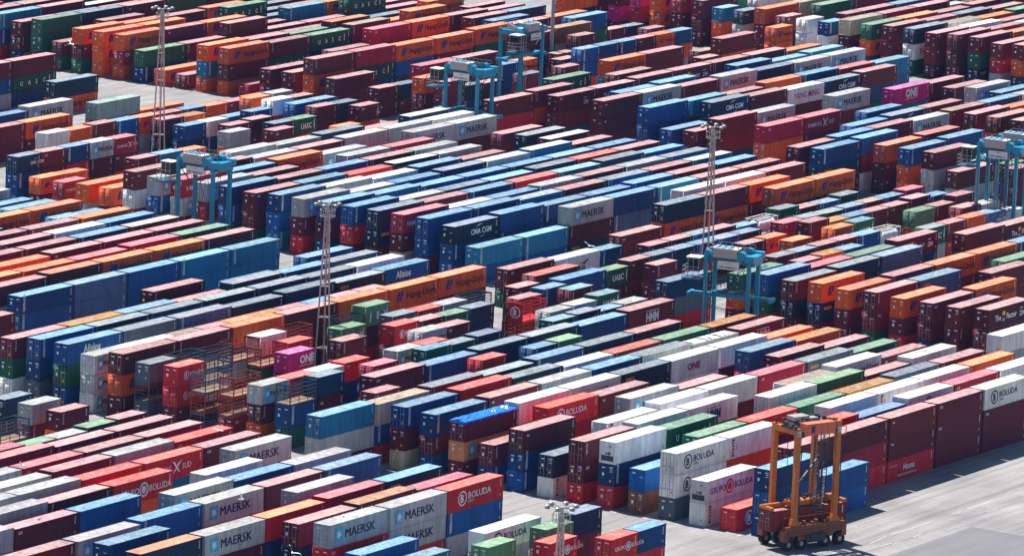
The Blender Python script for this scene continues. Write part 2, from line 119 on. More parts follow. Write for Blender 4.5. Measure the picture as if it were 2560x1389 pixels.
[30,2,8.39,0,-1,0,0,0,1,10,0,0,0,0,0], [30,3,8.70,0,3,0,0,0,1,2,0,0,0,0,0], [30,4,8.70,0,-1,0,3,2,1,10,0,0,0,0,0], [30,5,8.70,0,-1,0,3,2,1,7,0,0,10,0,0], 
[30,6,8.70,0,-1,0,0,0,1,0,0,0,10,0,0], [30,9,8.70,0,-1,0,5,0,1,2,0,0,0,0,0], [30,10,8.08,0,-1,0,10,0,0,12,0,0,10,0,0], [30,11,8.08,0,-1,0,6,0,0,10,0,0,12,0,0], 
[30,12,8.08,0,-1,0,7,0,0,2,0,0,0,0,0], [30,13,8.39,0,8,0,6,0,0,0,0,0,3,0,0], [30,14,8.39,0,-1,0,2,0,0,5,0,0,5,0,0], [30,15,8.39,0,-1,0,0,0,0,7,0,0,0,0,0], 
[30,22,8.39,0,-1,0,15,10,1,7,0,0,7,0,0], [30,23,8.08,0,-1,0,0,0,0,0,0,0,5,0,0], [31,2,8.39,0,-1,0,3,0,0,0,0,0,0,0,0], [31,3,8.39,0,-1,0,3,0,0,11,0,0,7,0,0], 
[31,4,8.39,0,-1,0,1,0,0,0,0,0,0,0,0], [31,5,8.70,0,-1,0,1,0,0,1,0,0,0,0,0], [31,6,8.70,0,-1,0,12,0,0,0,0,0,6,0,0], [31,9,8.70,0,-1,0,5,0,1,0,0,0,5,0,0], 
[31,10,8.39,0,-1,0,5,0,0,3,0,0,0,0,0], [31,11,8.08,0,-1,0,5,0,0,1,0,0,1,0,0], [31,12,8.08,0,-1,0,5,0,0,11,0,0,6,0,0], [31,13,8.08,0,-1,0,5,0,0,5,0,0,3,0,0], 
[31,14,8.08,0,7,0,9,0,0,0,0,0,10,0,0], [31,15,8.08,0,-1,0,5,0,0,3,0,0,3,0,0], [31,18,8.39,0,-1,0,0,0,1,0,0,1,5,0,0], [31,19,8.08,0,-1,0,10,1,0,5,0,0,12,0,0], 
[31,21,8.08,0,-1,0,10,1,1,0,0,0,0,0,0], [31,23,5.18,0,-1,0,11,0,0,0,0,0], [32,3,8.39,0,-1,0,3,0,0,0,0,0,12,0,0], [32,4,8.70,0,-1,0,0,0,1,12,0,0,3,0,0], 
[32,5,8.70,0,-1,0,0,0,0,11,0,0,3,0,0], [32,6,8.70,0,-1,0,0,0,0,6,0,0,0,0,0], [32,9,8.70,0,-1,0,10,1,1,0,0,0,2,0,0], [32,10,8.08,0,-1,0,10,0,0,7,0,0,10,0,0], 
[32,11,8.08,0,-1,0,5,0,0,5,0,0,5,0,0], [32,12,8.39,0,-1,0,6,0,0,3,0,0,2,0,0], [32,13,8.39,0,-1,0,11,0,0,12,0,0,5,0,0], [32,14,8.70,0,11,0,7,0,0,3,0,0,0,0,0], 
[32,15,8.08,0,-1,0,0,0,0,12,0,0,0,0,0], [32,18,5.80,0,-1,0,0,0,0,5,0,0], [32,27,8.39,0,-1,0,0,0,0,3,0,0,6,0,0], [32,28,8.70,0,-1,0,11,0,0,0,0,0,6,0,0], 
[33,3,8.70,0,-1,0,0,0,0,10,0,0,0,0,0], [33,4,8.70,0,-1,0,0,0,0,3,0,0,0,0,0], [33,5,8.70,0,-1,0,5,0,0,6,0,0,12,0,0], [33,6,8.70,0,11,0,0,0,0,5,0,0,10,0,0], 
[33,9,8.70,0,-1,0,5,0,1,5,0,0,7,0,0], [33,10,8.39,0,-1,0,10,0,0,0,0,0,3,0,0], [33,11,8.08,0,-1,0,11,0,0,0,0,0,6,0,0], [33,12,8.39,0,-1,0,5,0,0,0,0,0,10,0,0], 
[33,13,8.08,0,-1,0,0,0,0,3,0,0,3,0,0], [33,15,8.39,0,11,0,0,0,0,3,0,0,11,0,0], [33,18,5.49,0,-1,0,5,0,0,3,0,0], [33,19,8.70,0,-1,0,6,4,1,6,0,0,3,0,0], 
[33,20,8.39,0,-1,0,0,0,1,5,0,0,3,0,0], [33,21,8.08,0,-1,0,11,11,1,0,0,0,5,0,0], [33,22,8.08,0,-1,0,6,4,0,5,0,0,0,0,0], [33,23,8.39,0,-1,0,0,0,1,5,0,0,12,0,0], 
[33,27,8.08,0,-1,0,0,0,0,1,0,0,10,0,0], [33,28,8.70,0,-1,0,9,0,0,10,0,0,1,0,0], [34,4,8.70,0,-1,0,0,0,0,0,0,0,12,0,0], [34,5,8.70,0,-1,0,11,0,0,10,0,0,12,0,0], 
[34,6,8.70,0,-1,0,5,0,0,5,0,0,11,0,0], [34,9,8.39,0,-1,0,0,0,1,0,0,0,12,0,0], [34,10,8.39,0,-1,0,5,0,0,0,0,0,1,0,0], [34,11,8.08,0,-1,0,2,0,0,7,0,0,1,0,0], 
[34,12,8.39,0,11,0,6,0,0,7,0,0,3,0,0], [34,13,8.39,0,-1,0,10,0,0,1,0,0,3,0,0], [34,15,8.39,0,10,0,6,0,0,3,0,0,0,0,0], [34,18,8.70,0,-1,0,5,0,1,5,0,0,7,0,0], 
[34,19,8.39,0,-1,0,7,0,0,12,0,0,2,0,0], [34,20,8.08,0,-1,0,0,0,0,0,0,0,2,0,0], [34,21,8.70,0,-1,0,3,0,0,3,0,0,0,0,0], [34,22,8.70,0,-1,0,5,0,0,0,0,0,0,0,0], 
[34,23,8.39,0,-1,0,1,0,0,10,0,0,0,0,0], [34,24,8.08,0,-1,0,7,0,0,9,0,0,0,0,0], [34,27,8.70,0,-1,0,0,0,1,12,0,0,6,0,0], [34,28,8.39,0,-1,0,3,0,0,7,0,0,3,0,0], 
[34,29,8.70,0,-1,0,11,0,0,3,0,0,10,0,0], [35,4,8.70,0,-1,0,0,0,0,12,0,0,5,0,0], [35,5,8.70,0,-1,0,0,0,0,5,0,0,10,0,0], [35,6,8.70,0,-1,0,3,0,0,1,0,0,3,0,0], 
[35,9,8.70,0,-1,0,5,0,1,5,0,0,12,0,0], [35,10,8.39,0,-1,0,0,0,0,12,0,0,3,0,0], [35,11,8.39,0,-1,0,5,0,0,2,0,0,3,0,0], [35,12,8.39,0,-1,0,0,0,0,3,0,0,5,0,0], 
[35,13,8.39,0,-1,0,10,0,0,3,0,0,1,0,0], [35,15,8.08,0,-1,0,0,0,0,0,0,0,12,0,0], [35,27,8.70,0,-1,0,0,0,0,0,0,0,0,0,0], [35,28,8.39,0,-1,0,0,0,0,1,0,0,2,0,0], 
[35,29,8.39,0,-1,0,11,0,0,11,0,0,5,0,0], [35,30,8.70,0,-1,0,11,0,0,1,0,0,0,0,0], [36,4,8.39,0,-1,0,5,0,0,3,0,0,11,0,0], [36,6,8.00,1,-1,0,7,0,0,3,0,0,6,0,0], 
[36,6.5,7.89,1,-1,0,5,0,0,3,0,0,3,0,0], [36,9,8.70,0,-1,0,10,1,1,1,0,0,10,0,0], [36,10,8.39,0,-1,0,0,0,0,11,0,0,0,0,0], [36,12,8.39,0,-1,0,10,0,0,11,0,0,2,0,0], 
[36,13,8.39,0,-1,0,1,0,0,2,0,0,3,0,0], [36,18,8.70,0,-1,0,0,0,1,0,0,1,0,0,0], [36,19,8.70,0,-1,0,10,1,1,3,0,0,0,0,0], [36,20,8.39,0,-1,0,0,0,0,0,0,0,0,0,0], 
[36,21,8.70,0,-1,0,10,1,1,7,0,0,5,0,0], [36,22,8.39,0,-1,0,6,0,0,7,0,0,0,0,0], [36,23,8.39,0,-1,0,10,1,0,11,0,0,1,0,0], [36,24,8.39,0,-1,0,10,1,0,3,0,0,3,0,0], 
[36,27,8.39,0,-1,0,0,7,0,0,0,0,0,0,0], [36,28,8.39,0,-1,0,11,0,0,0,0,0,7,0,0], [36,29,8.08,0,-1,0,0,0,0,0,0,0,0,0,0], [36,30,8.70,0,-1,0,12,0,0,3,0,0,10,0,0], 
[37,5,8.70,0,-1,0,3,2,0,10,0,0,2,0,0], [37,6,8.70,0,-1,0,3,2,1,11,0,0,0,0,0], [37,9,8.70,0,-1,0,1,9,1,10,1,0,0,0,0], [37,10,8.39,0,-1,0,5,0,0,12,0,0,1,0,0], 
[37,11,8.70,0,-1,0,3,2,1,5,0,0,1,0,0], [37,12,8.08,0,-1,0,10,1,0,5,0,0,6,0,0], [37,14,8.70,0,-1,0,10,1,1,0,0,0,10,0,0], [37,15,8.70,0,-1,0,10,1,1,0,0,0,11,0,0], 
[37,19,8.08,0,-1,0,5,0,0,5,0,0,0,0,0], [37,20,8.39,0,-1,0,7,0,0,10,0,0,1,0,0], [37,22,8.70,0,-1,0,5,0,0,0,0,0,6,0,0], [37,23,8.08,0,-1,0,7,0,0,10,0,0,0,0,0], 
[37,24,8.39,0,-1,0,7,0,0,5,0,0,3,0,0], [37,27,8.70,0,-1,0,6,0,0,11,11,0,12,0,0], [37,28,8.39,0,16,0,11,0,0,7,0,0,0,0,0], [37,29,8.08,0,14,0,3,0,0,5,0,0,3,0,0], 
[37,30,8.39,0,-1,0,12,0,0,6,0,0,11,0,0], [37,31,8.70,0,-1,0,2,0,0,0,0,0,0,0,0], [38,6,8.08,0,-1,0,7,0,0,3,0,0,12,0,0], [38,9,8.39,0,-1,0,10,1,1,5,0,0,10,0,0], 
[38,10,8.70,0,-1,0,0,0,0,1,0,0,3,0,0], [38,11,8.39,0,-1,0,10,0,0,12,0,0,2,0,0], [38,12,8.39,0,-1,0,0,0,0,0,0,0,0,0,0], [38,13,8.70,0,-1,0,10,0,1,3,0,0,0,0,0], 
[38,14,8.70,0,-1,0,10,0,0,0,0,0,12,0,0], [38,15,8.70,0,-1,0,11,0,0,0,0,0,5,0,0], [38,18,8.39,0,-1,0,0,7,1,0,0,1,7,0,0], [38,19,8.39,0,-1,0,0,8,0,0,0,0,10,0,0], 
[38,20,8.70,0,-1,0,0,0,0,11,0,0,0,0,0], [38,21,8.70,0,-1,0,0,8,0,1,0,0,5,0,0], [38,22,8.70,0,-1,0,0,0,0,10,0,0,6,0,0], [38,23,8.70,0,-1,0,0,0,0,0,0,0,0,0,0], 
[38,24,8.08,0,-1,0,3,0,0,5,0,0,5,0,0], [38,27,8.70,0,-1,0,0,0,0,0,0,0,3,0,0], [38,28,8.39,0,-1,0,0,0,0,7,0,0,0,0,0], [38,29,8.39,0,-1,0,6,11,0,2,0,0,7,0,0], 
[38,30,8.08,0,-1,0,0,0,0,5,0,0,10,0,0], [38,31,8.70,0,-1,0,0,0,0,7,0,0,5,0,0], [38,32,8.70,0,-1,0,0,0,0,0,0,0,12,0,0], [39,6,7.77,0,-1,0,5,0,0,5,0,0,5,0,0], 
[39,9,8.70,0,-1,0,0,0,1,11,0,0,2,0,0], [39,11,8.70,0,-1,0,10,0,0,2,0,0,1,0,0], [39,12,8.39,0,-1,0,10,0,0,0,0,0,3,0,0], [39,13,8.70,0,-1,0,6,0,0,2,0,0,12,0,0], 
[39,15,8.70,0,11,0,6,0,0,2,0,0,0,0,0], [39,17,8.39,0,-1,0,0,0,1,2,0,0,3,0,0], [39,18,8.70,0,-1,0,0,0,0,3,0,0,6,0,0], [39,20,8.70,0,-1,0,0,7,0,0,0,0,0,0,0], 
[39,27,8.39,0,-1,0,12,3,0,3,2,0,12,0,0], [39,28,8.39,0,-1,0,3,0,0,11,0,0,6,0,0], [39,29,8.08,0,-1,0,0,0,0,10,0,0,3,0,0], [39,30,8.39,0,-1,0,0,0,0,5,0,0,3,0,0], 
[39,31,8.70,0,-1,0,12,0,0,0,0,0,12,0,0], [39,32,8.70,0,-1,0,1,0,0,5,0,0,0,0,0], [40,6,8.70,0,-1,0,10,0,0,0,0,0,1,0,0], [40,9,5.49,0,-1,0,3,2,0,0,0,0], 
[40,19,8.70,0,-1,0,12,3,0,2,0,0,6,0,0], [40,27,8.70,0,-1,0,16,0,0,0,0,0,0,0,0], [40,28,8.70,0,-1,0,0,0,0,1,0,0,0,0,0], [40,29,8.70,0,-1,0,0,0,0,5,0,0,10,0,0], 
[40,30,7.77,1,-1,0,10,0,0,2,0,0,3,0,0], [40,31,8.70,0,-1,0,11,0,0,3,0,0,5,0,0], [40,32,8.70,0,-1,0,5,0,0,1,0,0,10,0,0], [40,33,8.70,0,-1,0,0,0,0,0,0,0,5,0,0], 
[41,9,5.49,0,-1,0,3,0,1,10,0,0], [41,10,8.00,1,-1,0,0,0,0,10,0,0,0,0,0], [41,10.5,8.00,1,-1,0,7,0,0,5,0,0,0,0,0], [41,11,7.77,1,-1,0,3,0,0,3,0,0,0,0,0], 
[41,21,8.70,0,-1,0,3,2,1,7,0,0,11,0,0], [41,22,8.70,0,-1,0,0,0,1,0,0,0,3,0,0], [41,23.5,5.80,1,-1,0,0,0,0,2,0,0], [41,24,8.70,0,-1,0,0,0,1,3,0,0,5,0,0], 
[41,25.5,8.70,1,-1,0,3,2,0,3,0,0,0,0,0], [41,27,7.77,1,-1,0,5,0,0,11,0,0,0,0,0], [41,27.5,8.70,1,-1,0,0,0,0,2,0,0,10,0,0], [41,28,8.70,0,-1,0,0,0,0,10,0,0,5,0,0], 
[41,29,8.70,0,-1,0,9,0,0,1,0,0,0,0,0], [41,30,8.70,0,-1,0,0,0,0,0,0,0,10,0,0], [41,31,8.70,0,-1,0,16,0,0,0,0,0,0,0,0], [41,32,8.70,0,-1,0,7,0,0,3,0,0,1,0,0], 
[41,33,8.70,0,-1,0,11,0,0,0,0,0,10,0,0], [42,9,5.26,1,-1,0,1,9,0,2,0,0], [42,15,5.18,1,-1,0,3,0,0,3,0,0], [42,24,5.80,1,16,0,0,0,0,6,0,0], 
[42,27,7.77,1,-1,0,11,0,0,11,0,0,12,0,0], [42,28,2.59,1,-1,5,11,0,0], [42,29,5.80,1,-1,0,0,0,0,3,0,0], [42,29.5,5.18,1,-1,0,15,0,0,0,0,0], 
[42,30,8.70,0,-1,0,16,0,0,0,0,0,7,0,0], [42,31,8.70,0,-1,0,0,0,0,0,0,0,1,0,0], [42,32,8.70,0,-1,0,16,0,0,0,0,0,5,0,0], [42,33,8.70,0,-1,0,0,0,0,2,0,0,3,0,0], 
[43,9,5.33,1,-1,0,3,2,0,0,0,0], [43,9.5,5.26,1,-1,0,3,0,0,0,0,0], [43,14,5.49,1,-1,0,0,0,0,10,0,0], [43,16,2.59,0,-1,0,0,0,0], [43,18,8.00,1,-1,0,0,0,0,0,0,0,0,0,0], 
[43,27,7.77,1,-1,0,0,7,0,0,0,0,12,0,0], [43,28,8.70,0,-1,0,12,0,0,3,0,0,2,0,0], [43,29,8.70,0,-1,0,0,0,0,0,0,0,5,0,0], [43,30,5.18,1,-1,0,0,0,0,6,0,0], 
[43,30.5,5.18,1,-1,0,15,0,0,5,0,0], [43,31,8.70,0,-1,0,0,0,0,5,0,0,3,0,0], [43,32,8.70,0,-1,0,0,0,0,12,0,0,0,0,0], [43,33,8.70,0,-1,0,0,0,0,2,0,0,6,0,0], 
[44,9,8.12,1,-1,0,6,4,1,5,0,0,5,0,0], [44,9.5,8.12,1,-1,0,0,0,0,0,0,0,12,0,0], [44,10,8.12,1,-1,0,5,0,0,2,0,0,3,0,0], [44,10.5,8.12,1,-1,0,10,1,0,0,0,0,0,0,0], 
[44,11,8.00,1,-1,0,1,9,0,0,0,0,3,0,0], [44,13.5,5.33,1,-1,0,10,0,0,3,0,0], [44,14.5,5.33,1,-1,0,6,0,0,0,0,0], [44,15,5.33,1,-1,0,12,3,0,2,0,0], 
[44,16.5,5.41,1,-1,0,0,7,0,3,0,0], [44,18,8.12,1,-1,0,3,2,0,0,0,0,0,0,0], [44,19,5.33,1,-1,0,6,0,0,5,0,0], [44,19.5,5.18,1,-1,0,0,0,0,6,0,0], 
[44,20.5,5.26,1,6,0,0,0,0,0,0,0], [44,21.5,5.18,1,-1,0,0,0,0,0,0,0], [44,22,7.77,1,-1,0,5,0,0,5,0,0,3,0,0], [44,22.5,7.77,1,-1,0,5,0,0,12,0,0,2,0,0], 
[44,23,7.77,1,-1,0,5,0,0,0,0,0,6,0,0], [44,23.5,7.77,1,-1,0,0,0,0,10,0,0,0,0,0], [44,24,7.77,1,-1,0,3,2,0,3,0,0,6,0,0], [44,24.5,7.77,1,-1,0,5,0,0,3,0,0,10,0,0], 
[44,27,8.70,0,-1,0,3,0,1,0,0,0,0,0,0], [44,28,8.70,0,-1,0,16,0,0,0,0,0,0,0,0], [44,29,8.70,0,-1,0,0,0,0,2,0,0,5,0,0], [44,30,8.70,0,-1,0,11,0,0,5,0,0,1,0,0], 
[44,31,8.70,0,-1,0,5,0,0,6,0,0,1,0,0], [44,32,8.70,0,-1,0,11,0,0,0,0,0,10,0,0], [44,33,8.70,0,-1,0,2,0,0,0,0,0,11,0,0], [44,36,8.70,0,-1,0,0,0,0,3,0,0,2,0,0], 
[45,14,5.18,1,-1,0,0,0,0,0,0,0], [45,14.5,5.41,1,-1,0,0,0,0,0,0,0], [45,16,5.41,1,-1,0,0,0,0,0,0,0], [45,16.5,5.33,1,-1,0,6,0,0,6,0,0], [45,22,5.33,1,-1,0,0,0,0,0,0,0], 
[45,27,7.77,1,-1,0,6,0,0,10,0,0,2,0,0], [45,28.5,5.18,1,-1,0,5,0,0,0,0,0], [45,29,5.18,1,-1,0,0,7,0,0,0,0], [45,29.5,5.18,1,-1,0,13,0,0,0,0,0], 
[45,30,8.70,0,-1,0,12,0,0,0,0,0,0,0,0], [45,31,8.70,0,-1,0,3,0,0,5,0,0,12,0,0], [45,32,8.70,0,-1,0,5,0,0,0,0,0,3,0,0], [45,33,8.70,0,-1,0,1,0,0,0,0,0,5,0,0], 
[45,36,8.70,0,-1,0,0,0,0,0,0,0,1,0,0], [45,37,8.70,0,-1,0,0,0,0,3,0,0,3,0,0], [46,12,5.33,1,-1,0,1,9,0,0,0,0], [46,13.5,5.26,1,-1,0,5,0,0,6,0,0], 
[46,14,5.26,1,-1,0,11,0,0,5,0,0], [46,15,5.49,1,-1,0,5,0,0,10,0,0], [46,16,5.33,1,-1,0,5,0,0,12,0,0], [46,16.5,5.33,1,-1,0,5,0,0,3,0,0], [46,18,5.26,1,-1,0,0,0,0,0,0,0], 
[46,18.5,5.18,1,-1,0,6,0,0,0,0,0], [46,19,7.77,0,-1,0,1,0,1,0,0,0,1,0,0], [46,20,7.77,0,-1,0,0,0,1,1,0,0,10,0,0], [46,21,5.18,1,-1,0,5,0,0,5,0,0], 
[46,21.5,5.26,1,-1,0,3,2,0,3,0,0], [46,22.5,5.18,1,16,0,0,0,0,3,0,0], [46,23,7.77,1,-1,0,0,0,0,5,0,0,5,0,0], [46,27,7.77,1,-1,0,7,0,0,3,0,0,2,0,0], 
[46,28,8.70,0,-1,0,11,0,0,0,0,0,5,0,0], [46,29,8.70,0,-1,0,3,0,0,0,0,0,0,0,0], [46,30,8.70,0,-1,0,10,0,0,0,0,0,3,0,0], [46,31,8.70,0,-1,0,9,0,0,0,0,0,1,0,0], 
[46,32,8.70,0,-1,0,0,0,0,3,0,0,0,0,0], [46,33,8.70,0,-1,0,3,0,0,2,0,0,0,0,0], [46,36,8.70,0,-1,0,5,0,0,5,0,0,1,0,0], [46,37,8.70,0,-1,0,3,0,0,3,0,0,3,0,0], 
[47,13.5,5.72,1,-1,0,0,0,0,6,0,0], [47,14,5.57,1,14,0,3,0,0,3,0,0], [47,16,5.41,1,-1,0,11,0,0,2,0,0], [47,16.5,5.26,1,-1,0,0,0,0,0,0,0], 
[47,22,8.39,0,-1,0,0,0,1,7,0,0,0,0,0], [47,23,8.70,0,-1,0,4,0,0,10,0,0,10,0,0], [47,25.5,5.26,1,-1,0,0,0,0,5,0,0], [47,27,8.70,0,-1,0,0,0,0,0,0,0,0,0,0], 
[47,28,8.70,0,-1,0,12,0,0,2,0,0,7,0,0], [47,29,5.18,1,-1,0,6,0,0,10,0,0], [47,29.5,5.18,1,-1,0,10,0,0,0,0,0], [47,30,5.18,1,-1,0,0,0,0,0,0,0], 
[47,31,8.70,0,-1,0,5,0,0,5,0,0,0,0,0], [47,32,8.70,0,-1,0,0,0,0,0,0,0,0,0,0], [47,33,8.70,0,-1,0,0,0,0,0,0,0,10,0,0], [47,36,8.70,0,-1,0,2,0,0,3,0,0,0,0,0], 
[47,37,8.70,0,-1,0,0,0,0,3,0,0,3,0,0], [47,38,8.70,0,-1,0,7,0,0,0,0,0,11,0,0], [48,11.5,5.80,1,-1,0,11,0,0,3,0,0], [48,12,5.64,1,-1,0,3,0,0,5,0,0], 
[48,12.5,5.80,1,-1,0,0,0,0,0,0,0], [48,13,5.64,1,-1,0,5,0,0,6,0,0], [48,13.5,5.57,1,-1,0,3,2,0,10,0,0], [48,15.5,2.75,1,-1,0,5,0,0], [48,16,5.18,1,-1,0,3,0,0,5,0,0], 
[48,16.5,5.33,1,-1,0,10,0,0,2,0,0], [48,18,5.80,0,-1,0,0,0,1,0,0,0], [48,24,8.70,0,-1,0,5,0,0,12,0,0,3,0,0], [48,25,5.26,1,-1,0,0,0,0,0,0,0], 
[48,25.5,5.18,1,-1,0,6,0,0,10,0,0], [48,27,8.70,0,-1,0,1,0,0,0,0,0,0,0,0], [48,28,8.70,0,-1,0,0,0,0,11,0,0,6,0,0], [48,29,8.70,0,-1,0,5,0,0,6,0,0,3,0,0], 
[48,30,8.70,0,-1,0,7,0,0,0,0,0,0,0,0], [48,31,8.70,0,-1,0,0,0,0,5,0,0,0,0,0], [48,32,8.70,0,-1,0,0,0,0,7,0,0,3,0,0], [48,33,8.70,0,-1,0,0,0,0,11,0,0,7,0,0], 
[48,36,8.70,0,-1,0,0,0,0,2,0,0,0,0,0], [48,37,8.70,0,-1,0,0,0,0,0,0,0,6,0,0], [48,38,8.70,0,-1,0,0,0,0,0,0,0,3,0,0], [49,18,8.70,0,-1,0,0,0,1,3,2,0,3,0,0], 
[49,19,8.70,0,-1,0,1,0,1,12,3,0,5,0,0], [49,20,8.39,0,-1,0,3,2,1,5,0,0,0,0,0], [49,21,8.39,0,-1,0,3,2,1,0,0,0,0,0,0], [49,22,8.70,0,-1,0,3,2,1,12,0,0,0,0,0], 
[49,23,8.39,0,-1,0,0,0,0,10,0,0,0,0,0], [49,24,8.39,0,-1,0,3,0,0,3,0,0,0,0,0], [49,27,8.39,0,-1,0,3,2,0,3,2,0,0,0,0], [49,28,8.70,0,-1,0,1,0,0,5,0,0,0,0,0], 
[49,29,8.70,0,-1,0,7,0,0,1,0,0,2,0,0], [49,30,8.70,0,-1,0,7,0,0,2,0,0,1,0,0], [49,31,8.70,0,-1,0,10,0,0,3,0,0,6,0,0], [49,32,8.70,0,-1,0,0,0,0,6,0,0,2,0,0], 
[49,33,8.70,0,-1,0,2,0,0,2,0,0,3,0,0], [49,36,8.70,0,-1,0,0,0,0,1,0,0,3,0,0], [49,37,8.70,0,-1,0,3,0,0,0,0,0,0,0,0], [49,38,8.70,0,-1,0,5,0,0,0,0,0,11,0,0], 
[50,11,5.80,0,-1,0,0,0,0,0,0,0], [50,12,5.80,0,-1,0,3,2,1,0,0,0], [50,15,2.90,1,-1,0,0,0,0], [50,15.5,2.90,1,-1,0,5,0,0], [50,16,2.75,1,-1,0,3,0,0], 
[50,16.5,2.75,1,-1,0,0,0,0], [50,17,2.86,1,-1,0,3,2,0], [50,18,5.80,0,-1,0,0,0,0,0,0,0], [50,19,5.80,0,-1,0,0,0,0,0,0,0], [50,20,5.80,0,-1,0,0,0,0,0,0,0], 
[50,21,5.80,0,-1,0,0,0,0,0,0,0], [50,22,5.80,0,-1,0,0,0,0,0,0,0], [50,23,8.39,0,-1,0,5,0,0,0,0,0,0,0,0], [50,24,5.80,0,-1,0,1,0,0,5,0,0], 
[50,27,8.70,0,-1,0,15,0,0,1,0,0,6,0,0], [50,28,8.70,0,-1,0,0,0,0,3,0,0,12,0,0], [50,29,8.70,0,-1,0,0,0,0,1,0,0,0,0,0], [50,30,8.70,0,-1,0,3,0,0,0,0,0,3,0,0], 
[50,31,8.70,0,-1,0,0,0,0,3,0,0,0,0,0], [50,32,8.70,0,-1,0,0,0,0,3,0,0,12,0,0], [50,33,8.70,0,-1,0,0,0,0,0,0,0,0,0,0], [50,36,8.70,0,-1,0,11,0,0,0,0,0,0,0,0], 
[50,37,8.70,0,-1,0,1,0,0,0,0,0,5,0,0], [51,14,5.49,0,-1,0,18,0,1,0,0,0], [51,15,2.90,0,-1,0,3,0,0], [51,18,5.80,0,-1,0,0,0,0,0,0,0], [51,19,5.80,0,-1,0,6,0,0,7,0,0], 
[51,20,5.80,0,-1,0,3,0,0,10,0,0], [51,21,5.80,0,-1,0,0,0,0,3,0,0], [51,22,5.80,0,-1,0,3,0,0,3,0,0], [51,23,8.39,0,-1,0,0,0,0,7,0,0,2,0,0], 
[51,24,8.39,0,-1,0,6,0,0,10,0,0,5,0,0], [51,27,8.39,0,-1,0,0,0,0,15,0,0,0,0,0], [51,28,8.70,0,-1,0,12,0,0,5,0,0,3,0,0], [51,29,8.70,0,-1,0,0,0,0,5,0,0,0,0,0], 
[51,30,8.70,0,-1,0,0,0,0,0,0,0,0,0,0], [51,31,8.70,0,-1,0,10,0,0,0,0,0,10,0,0], [51,32,8.70,0,-1,0,7,0,0,0,0,0,10,0,0], [51,33,8.70,0,-1,0,0,0,0,10,0,0,0,0,0], 
[51,36,8.70,0,-1,0,7,0,0,5,0,0,0,0,0], [51,37,8.70,0,-1,0,10,0,0,7,0,0,0,0,0], [52,12,5.18,0,-1,0,5,0,0,0,0,0], [52,13,5.80,0,-1,0,10,1,1,3,0,0], 
[52,18,2.59,0,-1,0,1,0,0], [52,19,2.59,0,-1,0,2,0,0], [52,20,5.80,0,-1,0,0,0,0,0,0,0], [52,21,8.39,0,-1,0,1,0,1,0,0,0,3,0,0], [52,22,8.39,0,-1,0,3,2,1,5,0,0,0,0,0], 
[52,23,8.39,0,-1,0,0,0,0,0,0,0,5,0,0], [52,24,8.08,0,-1,0,0,0,0,10,0,0,5,0,0], [52,26,7.77,0,-1,0,3,0,0,6,0,0,10,0,0], [52,27,8.08,0,-1,0,0,0,0,0,0,0,0,0,0], 
[52,28,8.70,0,-1,0,0,0,0,7,0,0,5,0,0], [52,29,8.70,0,-1,0,3,0,0,0,0,0,10,0,0], [52,30,8.70,0,-1,0,2,0,0,11,0,0,0,0,0], [52,31,8.70,0,-1,0,5,0,0,3,0,0,12,0,0], 
[52,32,8.70,0,-1,0,0,0,0,5,0,0,0,0,0], [52,33,8.70,0,-1,0,0,0,0,3,0,0,0,0,0], [52,36,8.70,0,-1,0,0,0,0,10,0,0,0,0,0], [52,37,8.70,0,-1,0,7,0,0,6,0,0,5,0,0], 
[53,18,8.39,0,-1,0,3,2,1,0,0,1,3,0,0], [53,19,8.08,0,-1,0,0,0,1,12,3,0,2,0,0], [53,20,8.08,0,-1,0,12,3,1,6,0,0,3,0,0], [53,21,8.70,0,16,0,0,0,0,0,0,0,3,0,0], 
[53,22,5.80,0,-1,0,12,0,0,6,0,0], [53,23,5.80,0,-1,0,6,0,0,0,0,0], [53,24,8.08,0,-1,0,0,0,0,0,0,0,3,0,0], [54,18,8.39,0,-1,0,3,2,0,7,0,0,3,0,0], 
[54,19,8.08,0,-1,0,0,0,0,0,0,0,12,0,0], [54,20,7.77,0,-1,0,12,0,0,3,0,0,5,0,0], [54,21,8.70,0,3,0,0,0,0,0,0,0,12,0,0], [54,22,5.80,0,-1,0,6,0,0,0,0,0], 
[54,23,8.08,0,-1,0,3,2,0,6,0,0,2,0,0], [54,24,5.80,0,-1,0,6,0,0,0,0,0], [55,15,5.49,0,-1,0,6,0,1,3,2,0], [55,18,2.59,1,-1,0,0,0,0], [55,19,5.80,0,-1,0,0,0,0,1,0,0], 
[55,20,5.80,0,-1,0,0,0,0,0,0,0], [55,21,5.80,0,-1,0,0,0,0,0,0,0], [55,22,5.80,0,-1,0,0,0,0,0,0,0], [55,23,5.80,0,-1,0,3,0,0,0,0,0], [55,24,8.08,0,-1,0,3,2,0,3,0,0,10,0,0], 
[56,18,2.90,0,-1,0,3,2,0], [56,19,2.90,0,-1,0,3,2,0], [56,20,5.80,0,-1,0,0,0,0,3,0,0], [56,21,5.80,0,-1,0,0,0,0,3,0,0], [56,22,5.80,0,-1,0,1,0,0,3,0,0], 
[56,23,5.80,0,-1,0,6,0,0,7,0,0], [56,24,5.80,0,-1,0,0,0,0,5,0,0], [57,14,8.08,0,-1,0,0,0,0,5,0,0,10,0,0], [57,15,8.08,0,-1,0,0,0,1,12,3,0,5,0,0], 
[57,18,5.80,0,-1,0,12,0,1,5,0,0], [57,19,5.80,0,-1,0,0,0,0,7,0,0], [57,20,8.08,0,-1,0,0,0,1,7,0,0,10,0,0], [57,21,5.80,0,-1,0,0,0,0,12,0,0], 
[57,22,5.80,0,-1,0,0,0,0,7,0,0], [57,23,8.70,0,-1,0,12,3,0,5,0,0,0,0,0], [57,24,5.80,0,-1,0,0,0,0,0,0,0], [58,18,8.08,0,-1,0,3,2,1,1,19,0,3,0,0], 
